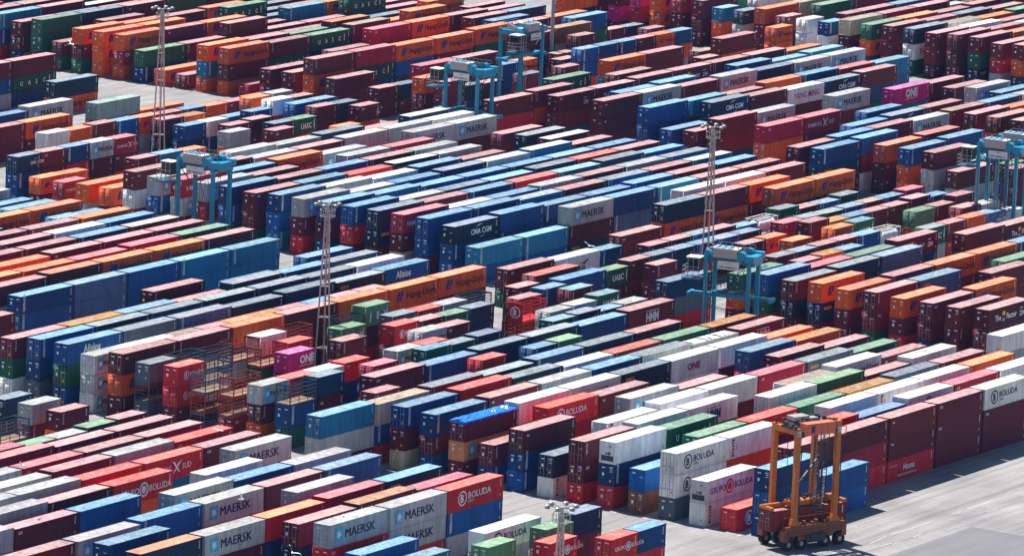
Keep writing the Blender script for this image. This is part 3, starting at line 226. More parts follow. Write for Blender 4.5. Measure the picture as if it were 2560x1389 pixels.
[58,19,7.77,0,-1,0,0,0,1,16,0,0,3,0,0], [58,20,7.77,0,-1,0,3,2,0,6,0,0,5,0,0], [58,21,5.80,0,-1,0,0,0,0,5,0,0], [58,22,7.77,0,-1,0,7,0,1,12,0,0,11,0,0], 
[58,23,7.77,0,-1,0,3,2,0,0,0,0,1,0,0], [58,24,5.80,0,-1,0,0,0,0,5,0,0], [59,18,8.08,0,-1,0,3,2,0,3,2,0,3,0,0], [59,19,8.08,0,-1,0,3,0,0,1,0,0,10,0,0], 
[59,20,5.80,0,-1,0,6,0,0,3,0,0], [59,21,8.70,0,-1,0,12,3,1,11,0,0,12,0,0], [59,22,5.80,0,-1,0,6,0,0,12,0,0], [59,23,5.80,0,-1,0,0,0,0,0,0,0], 
[59,24,5.80,0,-1,0,0,0,0,11,0,0], [60,18,8.08,0,-1,0,3,2,0,0,0,0,12,0,0], [60,19,7.77,0,-1,0,3,2,0,0,0,0,0,0,0], [60,20,7.77,0,-1,0,0,0,0,5,0,0,0,0,0], 
[60,21,8.08,0,-1,0,3,2,0,2,0,0,5,0,0], [60,22,5.80,0,-1,0,6,0,0,3,0,0], [60,23,5.80,0,-1,0,0,0,0,3,0,0], [60,24,5.80,0,-1,0,0,0,0,3,0,0], [61,18,5.18,0,-1,0,0,0,0,12,0,0], 
[61,19,7.77,0,-1,0,0,0,0,3,0,0,5,0,0], [61,20,5.80,0,-1,0,6,0,0,7,0,0], [61,21,5.80,0,-1,0,3,0,0,0,0,0], [61,22,5.80,0,-1,0,0,0,0,1,0,0], [61,23,5.80,0,-1,0,6,0,0,0,0,0], 
[61,24,5.80,0,-1,0,3,0,0,5,0,0], [62,18,8.70,0,-1,0,12,0,1,12,0,0,0,0,0], [62,19,8.70,0,-1,0,6,0,0,12,0,0,0,0,0], [62,20,8.70,0,-1,0,0,0,0,0,0,0,0,0,0], 
[62,21,8.70,0,-1,0,12,0,0,5,0,0,12,0,0], [62,22,8.70,0,-1,0,0,0,0,7,0,0,0,0,0], [62,23,8.70,0,-1,0,0,0,0,10,0,0,7,0,0], [62,24,8.70,0,-1,0,6,0,0,5,0,0,11,0,0], 
[62,27,8.70,0,-1,0,0,0,0,11,0,0,2,0,0], [62,28,8.70,0,-1,0,5,0,0,0,0,0,7,0,0], [62,29,8.70,0,-1,0,3,0,0,10,0,0,10,0,0], [62,30,8.70,0,-1,0,16,0,0,5,0,0,5,0,0], 
[62,31,8.70,0,-1,0,3,0,0,3,0,0,0,0,0], [62,32,8.70,0,-1,0,0,0,0,6,0,0,11,0,0], [63,18,7.77,0,-1,0,0,0,0,0,0,0,6,0,0], [63,19,7.77,0,6,0,0,0,0,3,0,0,1,0,0], 
[63,20,7.77,0,-1,0,0,0,0,0,0,0,3,0,0], [63,21,7.77,0,-1,0,1,0,0,3,0,0,1,0,0], [63,22,7.77,0,-1,0,0,0,0,0,0,0,11,0,0], [63,23,8.70,0,-1,0,0,0,0,5,0,0,3,0,0], 
[63,24,8.70,0,-1,0,5,0,0,0,0,0,6,0,0], [63,27,8.70,0,-1,0,9,0,0,1,0,0,2,0,0], [63,28,8.70,0,-1,0,0,0,0,5,0,0,0,0,0], [63,29,8.70,0,-1,0,7,0,0,0,0,0,10,0,0], 
[63,30,8.70,0,-1,0,1,0,0,7,0,0,0,0,0], [63,31,8.70,0,-1,0,16,0,0,6,0,0,10,0,0], [63,32,8.70,0,-1,0,0,0,0,6,0,0,12,0,0], [64,18,8.70,0,-1,0,7,0,0,5,0,0,1,0,0], 
[64,19,8.70,0,-1,0,0,0,0,0,0,0,11,0,0], [64,20,7.77,0,11,0,0,0,0,11,0,0,1,0,0], [64,21,8.70,0,-1,0,0,0,0,2,0,0,0,0,0], [64,22,8.70,0,-1,0,0,0,0,6,0,0,2,0,0], 
[64,23,8.70,0,-1,0,0,0,0,6,0,0,2,0,0], [64,24,8.70,0,-1,0,0,0,0,0,0,0,0,0,0], [64,27,8.70,0,-1,0,0,0,0,2,0,0,10,0,0], [64,28,8.70,0,-1,0,12,0,0,0,0,0,3,0,0], 
[64,29,8.70,0,-1,0,3,0,0,0,0,0,5,0,0], [64,30,8.70,0,-1,0,3,0,0,5,0,0,5,0,0], [64,31,8.70,0,-1,0,7,0,0,10,0,0,3,0,0], [65,18,8.70,0,-1,0,0,0,0,1,0,0,2,0,0], 
[65,19,8.70,0,-1,0,0,0,0,0,0,0,12,0,0], [65,20,8.70,0,-1,0,12,0,0,0,0,0,6,0,0], [65,21,8.70,0,-1,0,10,0,0,0,0,0,2,0,0], [65,22,8.70,0,-1,0,6,0,0,0,0,0,5,0,0], 
[65,23,8.70,0,-1,0,3,0,0,1,0,0,7,0,0], [65,24,8.70,0,-1,0,0,0,0,10,0,0,0,0,0], [65,27,8.70,0,-1,0,12,0,0,12,0,0,5,0,0], [65,28,8.70,0,-1,0,0,0,0,0,0,0,10,0,0], 
[65,29,8.70,0,-1,0,0,0,0,11,0,0,11,0,0], [65,30,8.70,0,-1,0,0,0,0,11,0,0,5,0,0], [65,31,8.70,0,-1,0,3,0,0,5,0,0,0,0,0], [66,18,8.70,0,-1,0,3,0,0,0,0,0,6,0,0], 
[66,19,7.77,0,-1,0,6,0,0,0,0,0,0,0,0], [66,20,7.77,0,-1,0,3,0,0,0,0,0,0,0,0], [66,21,8.70,0,-1,0,3,0,0,0,0,0,12,0,0], [66,22,8.70,0,-1,0,6,0,0,3,0,0,2,0,0], 
[66,23,8.70,0,-1,0,12,0,0,6,0,0,0,0,0], [66,24,8.70,0,-1,0,6,0,0,0,0,0,0,0,0], [66,27,8.70,0,-1,0,16,0,0,12,0,0,0,0,0], [66,28,8.70,0,-1,0,0,0,0,1,0,0,5,0,0], 
[66,29,8.70,0,-1,0,3,0,0,5,0,0,2,0,0], [66,30,8.70,0,-1,0,0,0,0,1,0,0,0,0,0], [66,31,8.70,0,-1,0,0,0,0,11,0,0,2,0,0], [67,18,8.70,0,-1,0,5,0,0,12,0,0,0,0,0], 
[67,19,8.70,0,-1,0,0,0,0,0,0,0,11,0,0], [67,20,8.70,0,-1,0,0,0,0,12,0,0,3,0,0], [67,21,8.70,0,-1,0,0,0,0,11,0,0,5,0,0], [67,22,8.70,0,-1,0,0,0,0,6,0,0,10,0,0], 
[67,23,8.70,0,-1,0,3,0,0,0,0,0,0,0,0], [67,24,8.70,0,-1,0,0,0,0,11,0,0,3,0,0], [67,27,8.70,0,-1,0,0,0,0,7,0,0,10,0,0], [67,28,8.70,0,-1,0,0,0,0,12,0,0,5,0,0], 
[67,29,8.70,0,-1,0,0,0,0,5,0,0,5,0,0], [67,30,8.70,0,-1,0,5,0,0,0,0,0,10,0,0], [68,18,8.70,0,-1,0,0,0,0,11,0,0,0,0,0], [68,19,8.70,0,-1,0,3,0,0,3,0,0,10,0,0], 
[68,20,8.70,0,-1,0,6,0,0,3,0,0,0,0,0], [68,21,8.70,0,-1,0,0,0,0,3,0,0,12,0,0], [68,22,8.70,0,-1,0,0,0,0,6,0,0,11,0,0], [68,23,8.70,0,-1,0,0,0,0,0,0,0,0,0,0], 
[68,24,8.70,0,-1,0,0,0,0,0,0,0,10,0,0], [68,27,8.70,0,-1,0,11,0,0,0,0,0,3,0,0], [68,28,8.70,0,-1,0,5,0,0,6,0,0,3,0,0], [68,29,8.70,0,-1,0,12,0,0,3,0,0,0,0,0], 
[68,30,8.70,0,-1,0,2,0,0,1,0,0,0,0,0], [69,19,8.70,0,-1,0,0,0,0,2,0,0,12,0,0], [69,20,8.70,0,-1,0,6,0,0,5,0,0,6,0,0], [69,21,8.70,0,-1,0,0,0,0,5,0,0,5,0,0], 
[69,22,8.70,0,-1,0,10,0,0,7,0,0,0,0,0], [69,23,8.70,0,-1,0,0,0,0,0,0,0,3,0,0], [69,24,8.70,0,-1,0,3,0,0,0,0,0,7,0,0], [69,27,8.70,0,-1,0,6,0,0,0,0,0,2,0,0], 
[69,28,8.70,0,-1,0,5,0,0,2,0,0,3,0,0], [69,29,8.70,0,-1,0,0,0,0,11,0,0,3,0,0], [70,19,8.70,0,-1,0,0,0,0,0,0,0,0,0,0], [70,20,8.70,0,-1,0,6,0,0,0,0,0,6,0,0], 
[70,21,8.70,0,-1,0,6,0,0,0,0,0,3,0,0], [70,22,8.70,0,-1,0,0,0,0,0,0,0,1,0,0], [70,23,8.70,0,-1,0,3,0,0,3,0,0,10,0,0], [70,24,8.70,0,-1,0,0,0,0,0,0,0,0,0,0], 
[70,27,8.70,0,-1,0,5,0,0,0,0,0,10,0,0], [70,28,8.70,0,-1,0,5,0,0,5,0,0,11,0,0], [70,29,8.70,0,-1,0,0,0,0,12,0,0,0,0,0], [71,20,8.70,0,-1,0,0,0,0,3,0,0,6,0,0], 
[71,21,8.70,0,-1,0,0,0,0,0,0,0,11,0,0], [71,22,8.70,0,-1,0,3,0,0,10,0,0,2,0,0], [71,23,8.70,0,-1,0,3,0,0,5,0,0,7,0,0], [71,24,8.70,0,-1,0,0,0,0,0,0,0,3,0,0], 
[71,27,8.70,0,-1,0,0,0,0,7,0,0,1,0,0], [71,28,8.70,0,-1,0,0,0,0,0,0,0,10,0,0], [72,20,8.70,0,-1,0,1,0,0,1,0,0,2,0,0], [72,21,8.70,0,-1,0,10,0,0,1,0,0,0,0,0], 
[72,22,8.70,0,-1,0,0,0,0,3,0,0,10,0,0], [72,23,8.70,0,-1,0,0,0,0,11,0,0,0,0,0], [72,24,8.70,0,-1,0,0,0,0,12,0,0,12,0,0], [72,27,8.70,0,-1,0,1,0,0,0,0,0,3,0,0], 
[72,28,8.70,0,-1,0,0,0,0,0,0,0,6,0,0], [73,21,8.70,0,-1,0,12,0,0,12,0,0,12,0,0], [73,22,8.70,0,-1,0,12,0,0,7,0,0,0,0,0], [73,23,8.70,0,-1,0,0,0,0,0,0,0,7,0,0], 
[73,24,8.70,0,-1,0,1,0,0,11,0,0,3,0,0], [73,27,8.70,0,-1,0,0,0,0,2,0,0,5,0,0], [73,28,8.70,0,-1,0,1,0,0,3,0,0,2,0,0], [74,21,8.70,0,-1,0,6,0,0,11,0,0,0,0,0], 
[74,22,8.70,0,-1,0,0,0,0,0,0,0,11,0,0], [74,23,8.70,0,-1,0,6,0,0,10,0,0,10,0,0], [74,24,8.70,0,-1,0,6,0,0,2,0,0,0,0,0], [74,27,8.70,0,-1,0,7,0,0,0,0,0,10,0,0], 
[75,22,8.70,0,-1,0,0,0,0,0,0,0,5,0,0], [75,23,8.70,0,-1,0,6,0,0,0,0,0,11,0,0], [75,24,8.70,0,-1,0,0,0,0,0,0,0,7,0,0], [75,27,8.70,0,-1,0,16,0,0,0,0,0,2,0,0], 
]
def lin(r, g, b):
    f = lambda c: (c/255/12.92) if c/255 <= .04045 else ((c/255+.055)/1.055)**2.4
    return np.array([f(r), f(g), f(b)])
PAL = {
 'm': [(96,22,38),(88,20,38),(108,32,36),(82,20,36),(98,24,48)], 'k': [(164,22,54),(156,24,48)], 'r': [(202,34,38),(194,34,46)],
 'o': [(214,86,26),(220,94,32),(206,80,24)], 'h': [(118,74,48)], 'b': [(0,72,134),(0,82,148),(0,60,112)],
 'n': [(4,44,76),(6,52,86),(4,36,62)], 'c': [(22,112,148),(30,120,158)], 'd': [(78,92,106),(86,98,110)], 'u': [(58,92,142),(66,98,140)],
 'g': [(168,170,172),(176,176,174),(160,164,168)], 'w': [(222,222,220),(228,226,222)], 'e': [(18,84,62),(22,92,66)], 'l': [(84,132,94)],
 'y': [(214,150,54)], 'p': [(190,26,116)], 't': [(196,176,148)], 'a': [(204,138,92)], 'q': [(132,164,152)], 'F': [(64,86,100)], 'f': [(150,58,42)],
}
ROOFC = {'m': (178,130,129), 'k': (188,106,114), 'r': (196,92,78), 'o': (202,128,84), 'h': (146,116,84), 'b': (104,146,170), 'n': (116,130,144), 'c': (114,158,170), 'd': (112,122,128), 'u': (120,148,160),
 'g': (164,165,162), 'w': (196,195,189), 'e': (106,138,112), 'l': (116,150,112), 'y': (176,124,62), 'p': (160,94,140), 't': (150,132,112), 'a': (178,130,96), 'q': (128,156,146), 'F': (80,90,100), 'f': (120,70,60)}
DUST = lin(132, 124, 116)

# ------------------------------------------------------------------ materials
def nt(name):
    m = bpy.data.materials.new(name); m.use_nodes = True
    t = m.node_tree; b = t.nodes['Principled BSDF']
    return m, t, b
def N(t, typ, **kw):
    n = t.nodes.new(typ)
    for k, v in kw.items():
        if k in n.inputs: n.inputs[k].default_value = v
        else: setattr(n, k, v)
    return n
def paint(name, rough=.5, wear=.35, streak=.35, roof=False):
    """weathered paint: object colour x vertex colour, broken up by stains, rust runs and fading"""
    m, t, b = nt(name); L = t.links.new
    oi = N(t, 'ShaderNodeObjectInfo'); at = N(t, 'ShaderNodeAttribute', attribute_name='Col')
    mul = N(t, 'ShaderNodeMix', data_type='RGBA', blend_type='MULTIPLY'); mul.inputs['Factor'].default_value = 1
    L(oi.outputs['Color'], mul.inputs['A']); L(at.outputs['Color'], mul.inputs['B'])
    ge = N(t, 'ShaderNodeNewGeometry')
    mp = N(t, 'ShaderNodeMapping'); mp.inputs['Scale'].default_value = (1.1, 1.1, .22); L(ge.outputs['Position'], mp.inputs['Vector'])
    n1 = N(t, 'ShaderNodeTexNoise', Scale=1.3, Detail=5., Roughness=.62); L(mp.outputs['Vector'], n1.inputs['Vector'])
    n2 = N(t, 'ShaderNodeTexNoise', Scale=.16, Detail=3.); L(ge.outputs['Position'], n2.inputs['Vector'])
    n3 = N(t, 'ShaderNodeTexNoise', Scale=2.2, Detail=4., Roughness=.7); L(ge.outputs['Position'], n3.inputs['Vector'])
    r1 = N(t, 'ShaderNodeMapRange'); r1.inputs['From Min'].default_value = .3; r1.inputs['From Max'].default_value = .75
    r1.inputs['To Min'].default_value = 1 - streak*.55; r1.inputs['To Max'].default_value = 1 + streak*.45; L(n1.outputs['Fac'], r1.inputs['Value'])
    r2 = N(t, 'ShaderNodeMapRange'); r2.inputs['From Min'].default_value = .3; r2.inputs['From Max'].default_value = .7
    r2.inputs['To Min'].default_value = .86; r2.inputs['To Max'].default_value = 1.14; L(n2.outputs['Fac'], r2.inputs['Value'])
    mm = N(t, 'ShaderNodeMath', operation='MULTIPLY'); L(r1.outputs['Result'], mm.inputs[0]); L(r2.outputs['Result'], mm.inputs[1])
    vm = N(t, 'ShaderNodeVectorMath', operation='SCALE'); L(mul.outputs['Result'], vm.inputs[0]); L(mm.outputs['Value'], vm.inputs['Scale'])
    ru = N(t, 'ShaderNodeMapRange'); ru.inputs['From Min'].default_value = .66; ru.inputs['From Max'].default_value = .8; ru.inputs['To Max'].default_value = wear
    L(n3.outputs['Fac'], ru.inputs['Value'])
    mx = N(t, 'ShaderNodeMix', data_type='RGBA'); mx.inputs['B'].default_value = (.11, .05, .03, 1)
    L(ru.outputs['Result'], mx.inputs['Factor']); L(vm.outputs['Vector'], mx.inputs['A']); L(mx.outputs['Result'], b.inputs['Base Color'])
    if roof:                                                # puddle stains, dust, droppings and repair patches lying on the roofs
        n4 = N(t, 'ShaderNodeTexNoise', Scale=.55, Detail=6., Roughness=.72); L(ge.outputs['Position'], n4.inputs['Vector'])
        q4 = N(t, 'ShaderNodeMapRange'); q4.inputs['From Min'].default_value = .52; q4.inputs['From Max'].default_value = .68; q4.inputs['To Max'].default_value = .55; L(n4.outputs['Fac'], q4.inputs['Value'])
        m4 = N(t, 'ShaderNodeMix', data_type='RGBA'); m4.inputs['B'].default_value = (*lin(150,142,132), 1); L(q4.outputs['Result'], m4.inputs['Factor']); L(mx.outputs['Result'], m4.inputs['A'])
        n5 = N(t, 'ShaderNodeTexNoise', Scale=4.2, Detail=2.); L(ge.outputs['Position'], n5.inputs['Vector'])
        q5 = N(t, 'ShaderNodeMapRange'); q5.inputs['From Min'].default_value = .66; q5.inputs['From Max'].default_value = .71; q5.inputs['To Max'].default_value = .8; L(n5.outputs['Fac'], q5.inputs['Value'])
        m5 = N(t, 'ShaderNodeMix', data_type='RGBA'); m5.inputs['B'].default_value = (.7, .69, .66, 1); L(q5.outputs['Result'], m5.inputs['Factor']); L(m4.outputs['Result'], m5.inputs['A'])
        L(m5.outputs['Result'], b.inputs['Base Color'])
    b.inputs['Roughness'].default_value = rough; b.inputs['Specular IOR Level'].default_value = .22
    return m
PAINT = paint('weathered_container_paint', .6, .3, .5)
ROOF = paint('sun_bleached_roof_paint', .6, .6, .9, True)
MARK = paint('lettering_paint', .6, .35, .45)
def flat(name, rgb, rough=.5, metal=0., noise=.12, scale=1.5):
    m, t, b = nt(name); L = t.links.new
    ge = N(t, 'ShaderNodeNewGeometry'); n = N(t, 'ShaderNodeTexNoise', Scale=scale, Detail=4.); L(ge.outputs['Position'], n.inputs['Vector'])
    c = lin(*rgb); mx = N(t, 'ShaderNodeMix', data_type='RGBA')
    mx.inputs['A'].default_value = (*(c*(1-noise)), 1); mx.inputs['B'].default_value = (*np.minimum(c*(1+noise), 1), 1)
    L(n.outputs['Fac'], mx.inputs['Factor']); L(mx.outputs['Result'], b.inputs['Base Color'])
    b.inputs['Roughness'].default_value = rough; b.inputs['Metallic'].default_value = metal
    return m
TURQ = flat('turquoise_machine_paint', (0,136,166), .35, 0, .2, 2)
TURQD = flat('dark_turquoise_steel', (4,92,116), .5, 0, .25, 2)
ORNG = flat('orange_yellow_machine_paint', (182,96,16), .45, 0, .4, 2.5)
ORNGB = flat('dirty_shaded_orange_paint', (128,66,26), .6, 0, .4, 1.8)  # carrier base: orange darkened to paint in its shade, plus dirt mottling
REDDECK = flat('faded_orange_red_paint', (206,98,66), .5)
RUBBER = flat('tyre_rubber', (26,26,28), .85)
STEEL = flat('galvanised_steel', (168,164,160), .45, .6)
DARK = flat('dark_machinery', (48,52,58), .6)
CREAM = flat('off_white_panel', (214,210,204), .5)
GREYP = flat('grey_house_panel', (168,158,152), .55)
GLASS = flat('dark_cab_glass', (22,30,36), .08)
HIVIS = flat('high_visibility_green', (150,205,40), .7)
SKIN = flat('skin', (176,128,100), .6)
FEATHER = flat('white_feathers', (236,236,232), .8)
WINGG = flat('grey_wing_feathers', (168,172,178), .8)
BEAK = flat('yellow_beak', (214,160,40), .5)
MASTP = flat('mast_galvanised_steel', (176,162,156), .5, .1)
MASTR = flat('faded_red_mast_paint', (150,58,54), .5)
LAMP = flat('white_lamp_housing', (200,200,198), .5)
FLOOD = flat('grey_floodlight_housing', (138,138,138), .5, .2)
WOOD = flat('plank_floor', (128,98,72), .8, 0, .25, 3)
TARP = flat('blue_tarpaulin', (30,110,214), .16, 0, .4, 1.8)
INK = flat('dark_lettering', (28,30,44), .6)
LINE = flat('worn_white_road_paint', (184,182,178), .8, 0, .3, 1.2)

# ------------------------------------------------------------------ mesh helpers
class MB:
    def __init__(s): s.v = []; s.f = []; s.c = []
    def quad(s, a, b, c, d, col=(1,1,1)):
        i = len(s.v); s.v += [tuple(a), tuple(b), tuple(c), tuple(d)]; s.f.append((i, i+1, i+2, i+3)); s.c.append(col)
    def box(s, lo, hi, col=(1,1,1), M=None):
        x0,y0,z0 = lo; x1,y1,z1 = hi
        P = [(x0,y0,z0),(x1,y0,z0),(x1,y1,z0),(x0,y1,z0),(x0,y0,z1),(x1,y0,z1),(x1,y1,z1),(x0,y1,z1)]
        if M is not None: P = [tuple(M @ Vector(p)) for p in P]
        i = len(s.v); s.v += P
        for q in ((0,3,2,1),(4,5,6,7),(0,1,5,4),(1,2,6,5),(2,3,7,6),(3,0,4,7)): s.f.append(tuple(i+k for k in q)); s.c.append(col)
    def bar(s, a, b, w, h=None, col=(1,1,1), up=(0,0,1)):
        """rectangular bar from a to b"""
        a, b = Vector(a), Vector(b); h = h or w; d = (b-a); l = d.length; d.normalize()
        u = Vector(up)
        if abs(d.dot(u)) > .95: u = Vector((1,0,0))
        r = d.cross(u).normalized(); u = r.cross(d)
        M = Matrix((( d.x, r.x, u.x, a.x),(d.y, r.y, u.y, a.y),(d.z, r.z, u.z, a.z),(0,0,0,1)))
        s.box((0,-w/2,-h/2), (l,w/2,h/2), col, M)
    def cyl(s, a, b, r, n=10, r2=None, col=(1,1,1), cap=True):
        a, b = Vector(a), Vector(b); r2 = r if r2 is None else r2; d = (b-a).normalized()
        u = Vector((0,0,1)) if abs(d.z) < .9 else Vector((1,0,0))
        p = d.cross(u).normalized(); q = d.cross(p); i = len(s.v)
        for k in range(n):
            t = 2*math.pi*k/n; o = p*math.cos(t) + q*math.sin(t)
            s.v.append(tuple(a+o*r)); s.v.append(tuple(b+o*r2))
        for k in range(n):
            k2 = (k+1) % n; s.f.append((i+2*k, i+2*k+1, i+2*k2+1, i+2*k2)); s.c.append(col)
        if cap:
            s.f.append(tuple(i+2*k for k in range(n))); s.c.append(col)
            s.f.append(tuple(i+2*k+1 for k in reversed(range(n)))); s.c.append(col)
    def ball(s, c, r, n=8, m=6, sc=(1,1,1), col=(1,1,1)):
        i = len(s.v)
        for a in range(m+1):
            th = math.pi*a/m
            for k in range(n):
                ph = 2*math.pi*k/n
                s.v.append((c[0]+r*sc[0]*math.sin(th)*math.cos(ph), c[1]+r*sc[1]*math.sin(th)*math.sin(ph), c[2]+r*sc[2]*math.cos(th)))
        for a in range(m):
            for k in range(n):
                s.f.append((i+a*n+k, i+(a+1)*n+k, i+(a+1)*n+(k+1)%n, i+a*n+(k+1)%n)); s.c.append(col)
    def mesh(s, name, mats):
        me = bpy.data.meshes.new(name); me.from_pydata(s.v, [], s.f)
        for m in (mats if isinstance(mats, (list, tuple)) else [mats]): me.materials.append(m)
        at = me.attributes.new('Col', 'FLOAT_COLOR', 'FACE')
        at.data.foreach_set('color', np.concatenate([np.array(s.c, np.float32).reshape(-1,3), np.ones((len(s.c),1), np.float32)], 1).ravel())
        return me
def put(name, me, parent=None, loc=(0,0,0), rz=0., col=None):
    o = bpy.data.objects.new(name, me); COL.objects.link(o); o.location = loc; o.rotation_euler = (0,0,rz)
    if parent: o.parent = parent
    if col is not None: o.color = (*col, 1)
    return o
def empty(name, loc, rz=0.):
    o = bpy.data.objects.new(name, None); o.empty_display_size = 1; COL.objects.link(o); o.location = loc; o.rotation_euler = (0,0,rz); return o
def tag(o, label, cat, group=None):
    o['label'] = label; o['category'] = cat
    if group: o['group'] = group
    return o

# ------------------------------------------------------------------ container shapes (local: x along, y=0 the side towards the camera, z up, height 1 stands for 1 m)
def corr(b, p, du, dv_hi, n, depth, nrm, zt, zb, col=(1,1,1)):
    """trapezoid corrugation along vector du (length n periods), from zb to zt, sunk by depth along -nrm"""
    p = np.array(p, float); du = np.array(du, float); nrm = np.array(nrm, float); prof = [(0,0),(.28,0),(.5,1),(.78,1),(1,0)]
    for k in range(n):
        for (u0,d0),(u1,d1) in zip(prof, prof[1:]):
            a = p+du*(k+u0)/n-nrm*depth*d0; c = p+du*(k+u1)/n-nrm*depth*d1
            b.quad(a+[0,0,zb], c+[0,0,zb], c+[0,0,zt], a+[0,0,zt], col)
def body_mesh(L, H, n, end_ribs, grey=1.):
    b = MB(); f = .11; fr = (.93,.93,.93)
    corr(b, (f, .022, 0), (L-2*f, 0, 0), 0, n, .04, (0,-1,0), H-.07, .16)            # camera-side wall
    b.quad((f,.05,H-.07),(L-f,.05,H-.07),(L-f,.02,H-.07),(f,.02,H-.07))
    b.quad((L-f,W-.03,.16),(f,W-.03,.16),(f,W-.03,H-.07),(L-f,W-.03,H-.07))          # far wall
    if end_ribs: corr(b, (.03, W-f, 0), (0, -(W-2*f), 0), 0, 9, .045, (-1,0,0), H-.09, .16)
    else: b.quad((.05,W-f,.1),(.05,f,.1),(.05,f,H-.08),(.05,W-f,H-.08))
    b.quad((L-.04,f,.16),(L-.04,W-f,.16),(L-.04,W-f,H-.08),(L-.04,f,H-.08))
    b.quad((0,0,.03),(0,W,.03),(L,W,.03),(L,0,.03))
    for y0 in (0, W-.09):
        b.box((f,y0,0),(L-f,y0+.09,.16), fr); b.box((f,y0+.005,H-.075),(L-f,y0+.085,H-.004), fr)
    for x0 in (0, L-.09):
        b.box((x0+.004,f,0),(x0+.086,W-f,.16), fr); b.box((x0+.004,f,H-.1),(x0+.086,W-f,H-.004), fr)
    for x0 in (0, L-f):
        for y0 in (0, W-f):
            b.box((x0+.006,y0+.006,.12),(x0+f-.006,y0+f-.006,H-.12), fr)
            b.box((x0-.004,y0-.004,0),(x0+f+.06,y0+f,.12), (.8,.8,.8)); b.box((x0-.004,y0-.004,H-.12),(x0+f+.06,y0+f,H+.006), (.8,.8,.8))
    return b
def roof_shape(L, H):
    b = MB(); n = int(L/1.1)
    for k in range(n):                                                                 # roof sheets, each slightly crowned
        a = .1+(L-.2)*k/n; c = .1+(L-.2)*(k+1)/n; s = .94+.1*((k*37) % 5)/5
        b.quad((a,.085,H-.02),(c-.05,.085,H-.02),(c-.05,W-.085,H-.02),(a,W-.085,H-.02),(s,s,s))
        b.quad((c-.05,.085,H-.02),(c,.085,H-.006),(c,W-.085,H-.006),(c-.05,W-.085,H-.02),(s*.93,)*3)
        b.quad((c,.085,H-.006),(c+.005,.085,H-.02),(c+.005,W-.085,H-.02),(c,W-.085,H-.006),(s*.93,)*3)
    return b
def door_shape(H):
    b = MB(); f = .11
    for y0, y1 in ((f, W/2-.01), (W/2+.01, W-f)):
        b.box((.02,y0,.16),(.07,y1,H-.1))
        for z in np.linspace(.35, H-.4, 5): b.box((.0,y0+.06,z),(.02,y1-.06,z+.14), (.9,.9,.9))
    b.box((.015,W/2-.01,.16),(.03,W/2+.01,H-.1), (.25,.25,.25))
    return b
def gear_shape(H):
    b = MB(); g = (.26,.26,.27)
    for y in (.42, .92, W-.92, W-.42):
        b.box((-.03,y-.017,.1),(0.0,y+.017,H-.1), g)
        b.box((-.05,y-.02,1.05),(-.03,y+.30,1.12), g)
    return b
def mark_shape(H, seed):
    """code plates and stickers on the near end"""
    r = random.Random(seed); b = MB(); w = (.78,.78,.78)
    for (y,z,wd,ht) in ((.3,H-.5,.55,.12),(.3,H-.75,.4,.08),(.32,H-1.0,.5,.06),(1.45,H-.6,.5,.14)):
        if r.random() < .75: b.quad((-.012,y+wd,z),(-.012,y,z),(-.012,y,z+ht),(-.012,y+wd,z+ht), w)
    if r.random() < .7: b.quad((-.012,.75,.55),(-.012,.5,.55),(-.012,.5,.85),(-.012,.75,.85), tuple(lin(226,170,40)))
    if r.random() < .5: b.quad((-.012,1.9,1.3),(-.012,1.6,1.3),(-.012,1.6,1.7),(-.012,1.9,1.7), w)
    return b
# lettering ---------------------------------------------------------------
_cache = {}
def text_shape(s, size, col, x, z, bold=.0, vertical=False, sx=1., shear=0., spacing=1.):
    key = (s, bold, shear, spacing)
    if key not in _cache:
        cu = bpy.data.curves.new('t', 'FONT'); cu.body = s; cu.size = 1; cu.offset = bold; cu.shear = shear; cu.space_character = spacing; cu.resolution_u = 2; cu.dimensions = '2D'
        o = bpy.data.objects.new('t', cu); me = bpy.data.meshes.new_from_object(o)
        V = np.zeros(len(me.vertices)*3); me.vertices.foreach_get('co', V); V = V.reshape(-1,3)
        F = [tuple(p.vertices) for p in me.polygons]
        bpy.data.objects.remove(o); bpy.data.curves.remove(cu); bpy.data.meshes.remove(me)
        if len(V): V = V-[V[:,0].min(),0,0]
        _cache[key] = (V, F)
    V, F = _cache[key]; b = MB()
    for v in V:
        if vertical: b.v.append((x-v[1]*size, -.004, z+v[0]*size*sx))
        else: b.v.append((x+v[0]*size*sx, -.004, z+v[1]*size))
    b.f = list(F); b.c = [col]*len(F)
    return b
def join(*bs):
    r = MB()
    for b in bs:
        i = len(r.v); r.v += b.v; r.f += [tuple(i+k for k in f) for f in b.f]; r.c += b.c
    return r
def panel(x0, x1, z0, z1, col, y=-.003):
    b = MB(); b.quad((x0,y,z0),(x1,y,z0),(x1,y,z1),(x0,y,z1), col); return b
def poly(pts, col, y=-.006):
    b = MB(); b.v = [(p[0],y,p[1]) for p in pts]; b.f = [tuple(range(len(pts)))]; b.c = [col]; return b
def ring(x, z, r0, r1, col, n=24, y=-.005):
    b = MB()
    for k in range(n):
        a, c = 2*math.pi*k/n, 2*math.pi*(k+1)/n
        P = lambda r, t: (x+r*math.cos(t), y, z+r*math.sin(t))
        b.quad(P(r0,a), P(r1,a), P(r1,c), P(r0,c), col)
    return b
def star(x, z, r, col, n=7, y=-.007):
    b = MB()
    for k in range(n):
        a = math.pi/2+2*math.pi*k/n; d = math.pi/n
        P = lambda rr, t: (x+rr*math.cos(t), y, z+rr*math.sin(t))
        i = len(b.v); b.v += [(x,y,z), P(r*.42,a-d), P(r,a), P(r*.42,a+d)]; b.f.append((i,i+1,i+2,i+3)); b.c.append(col)
    return b
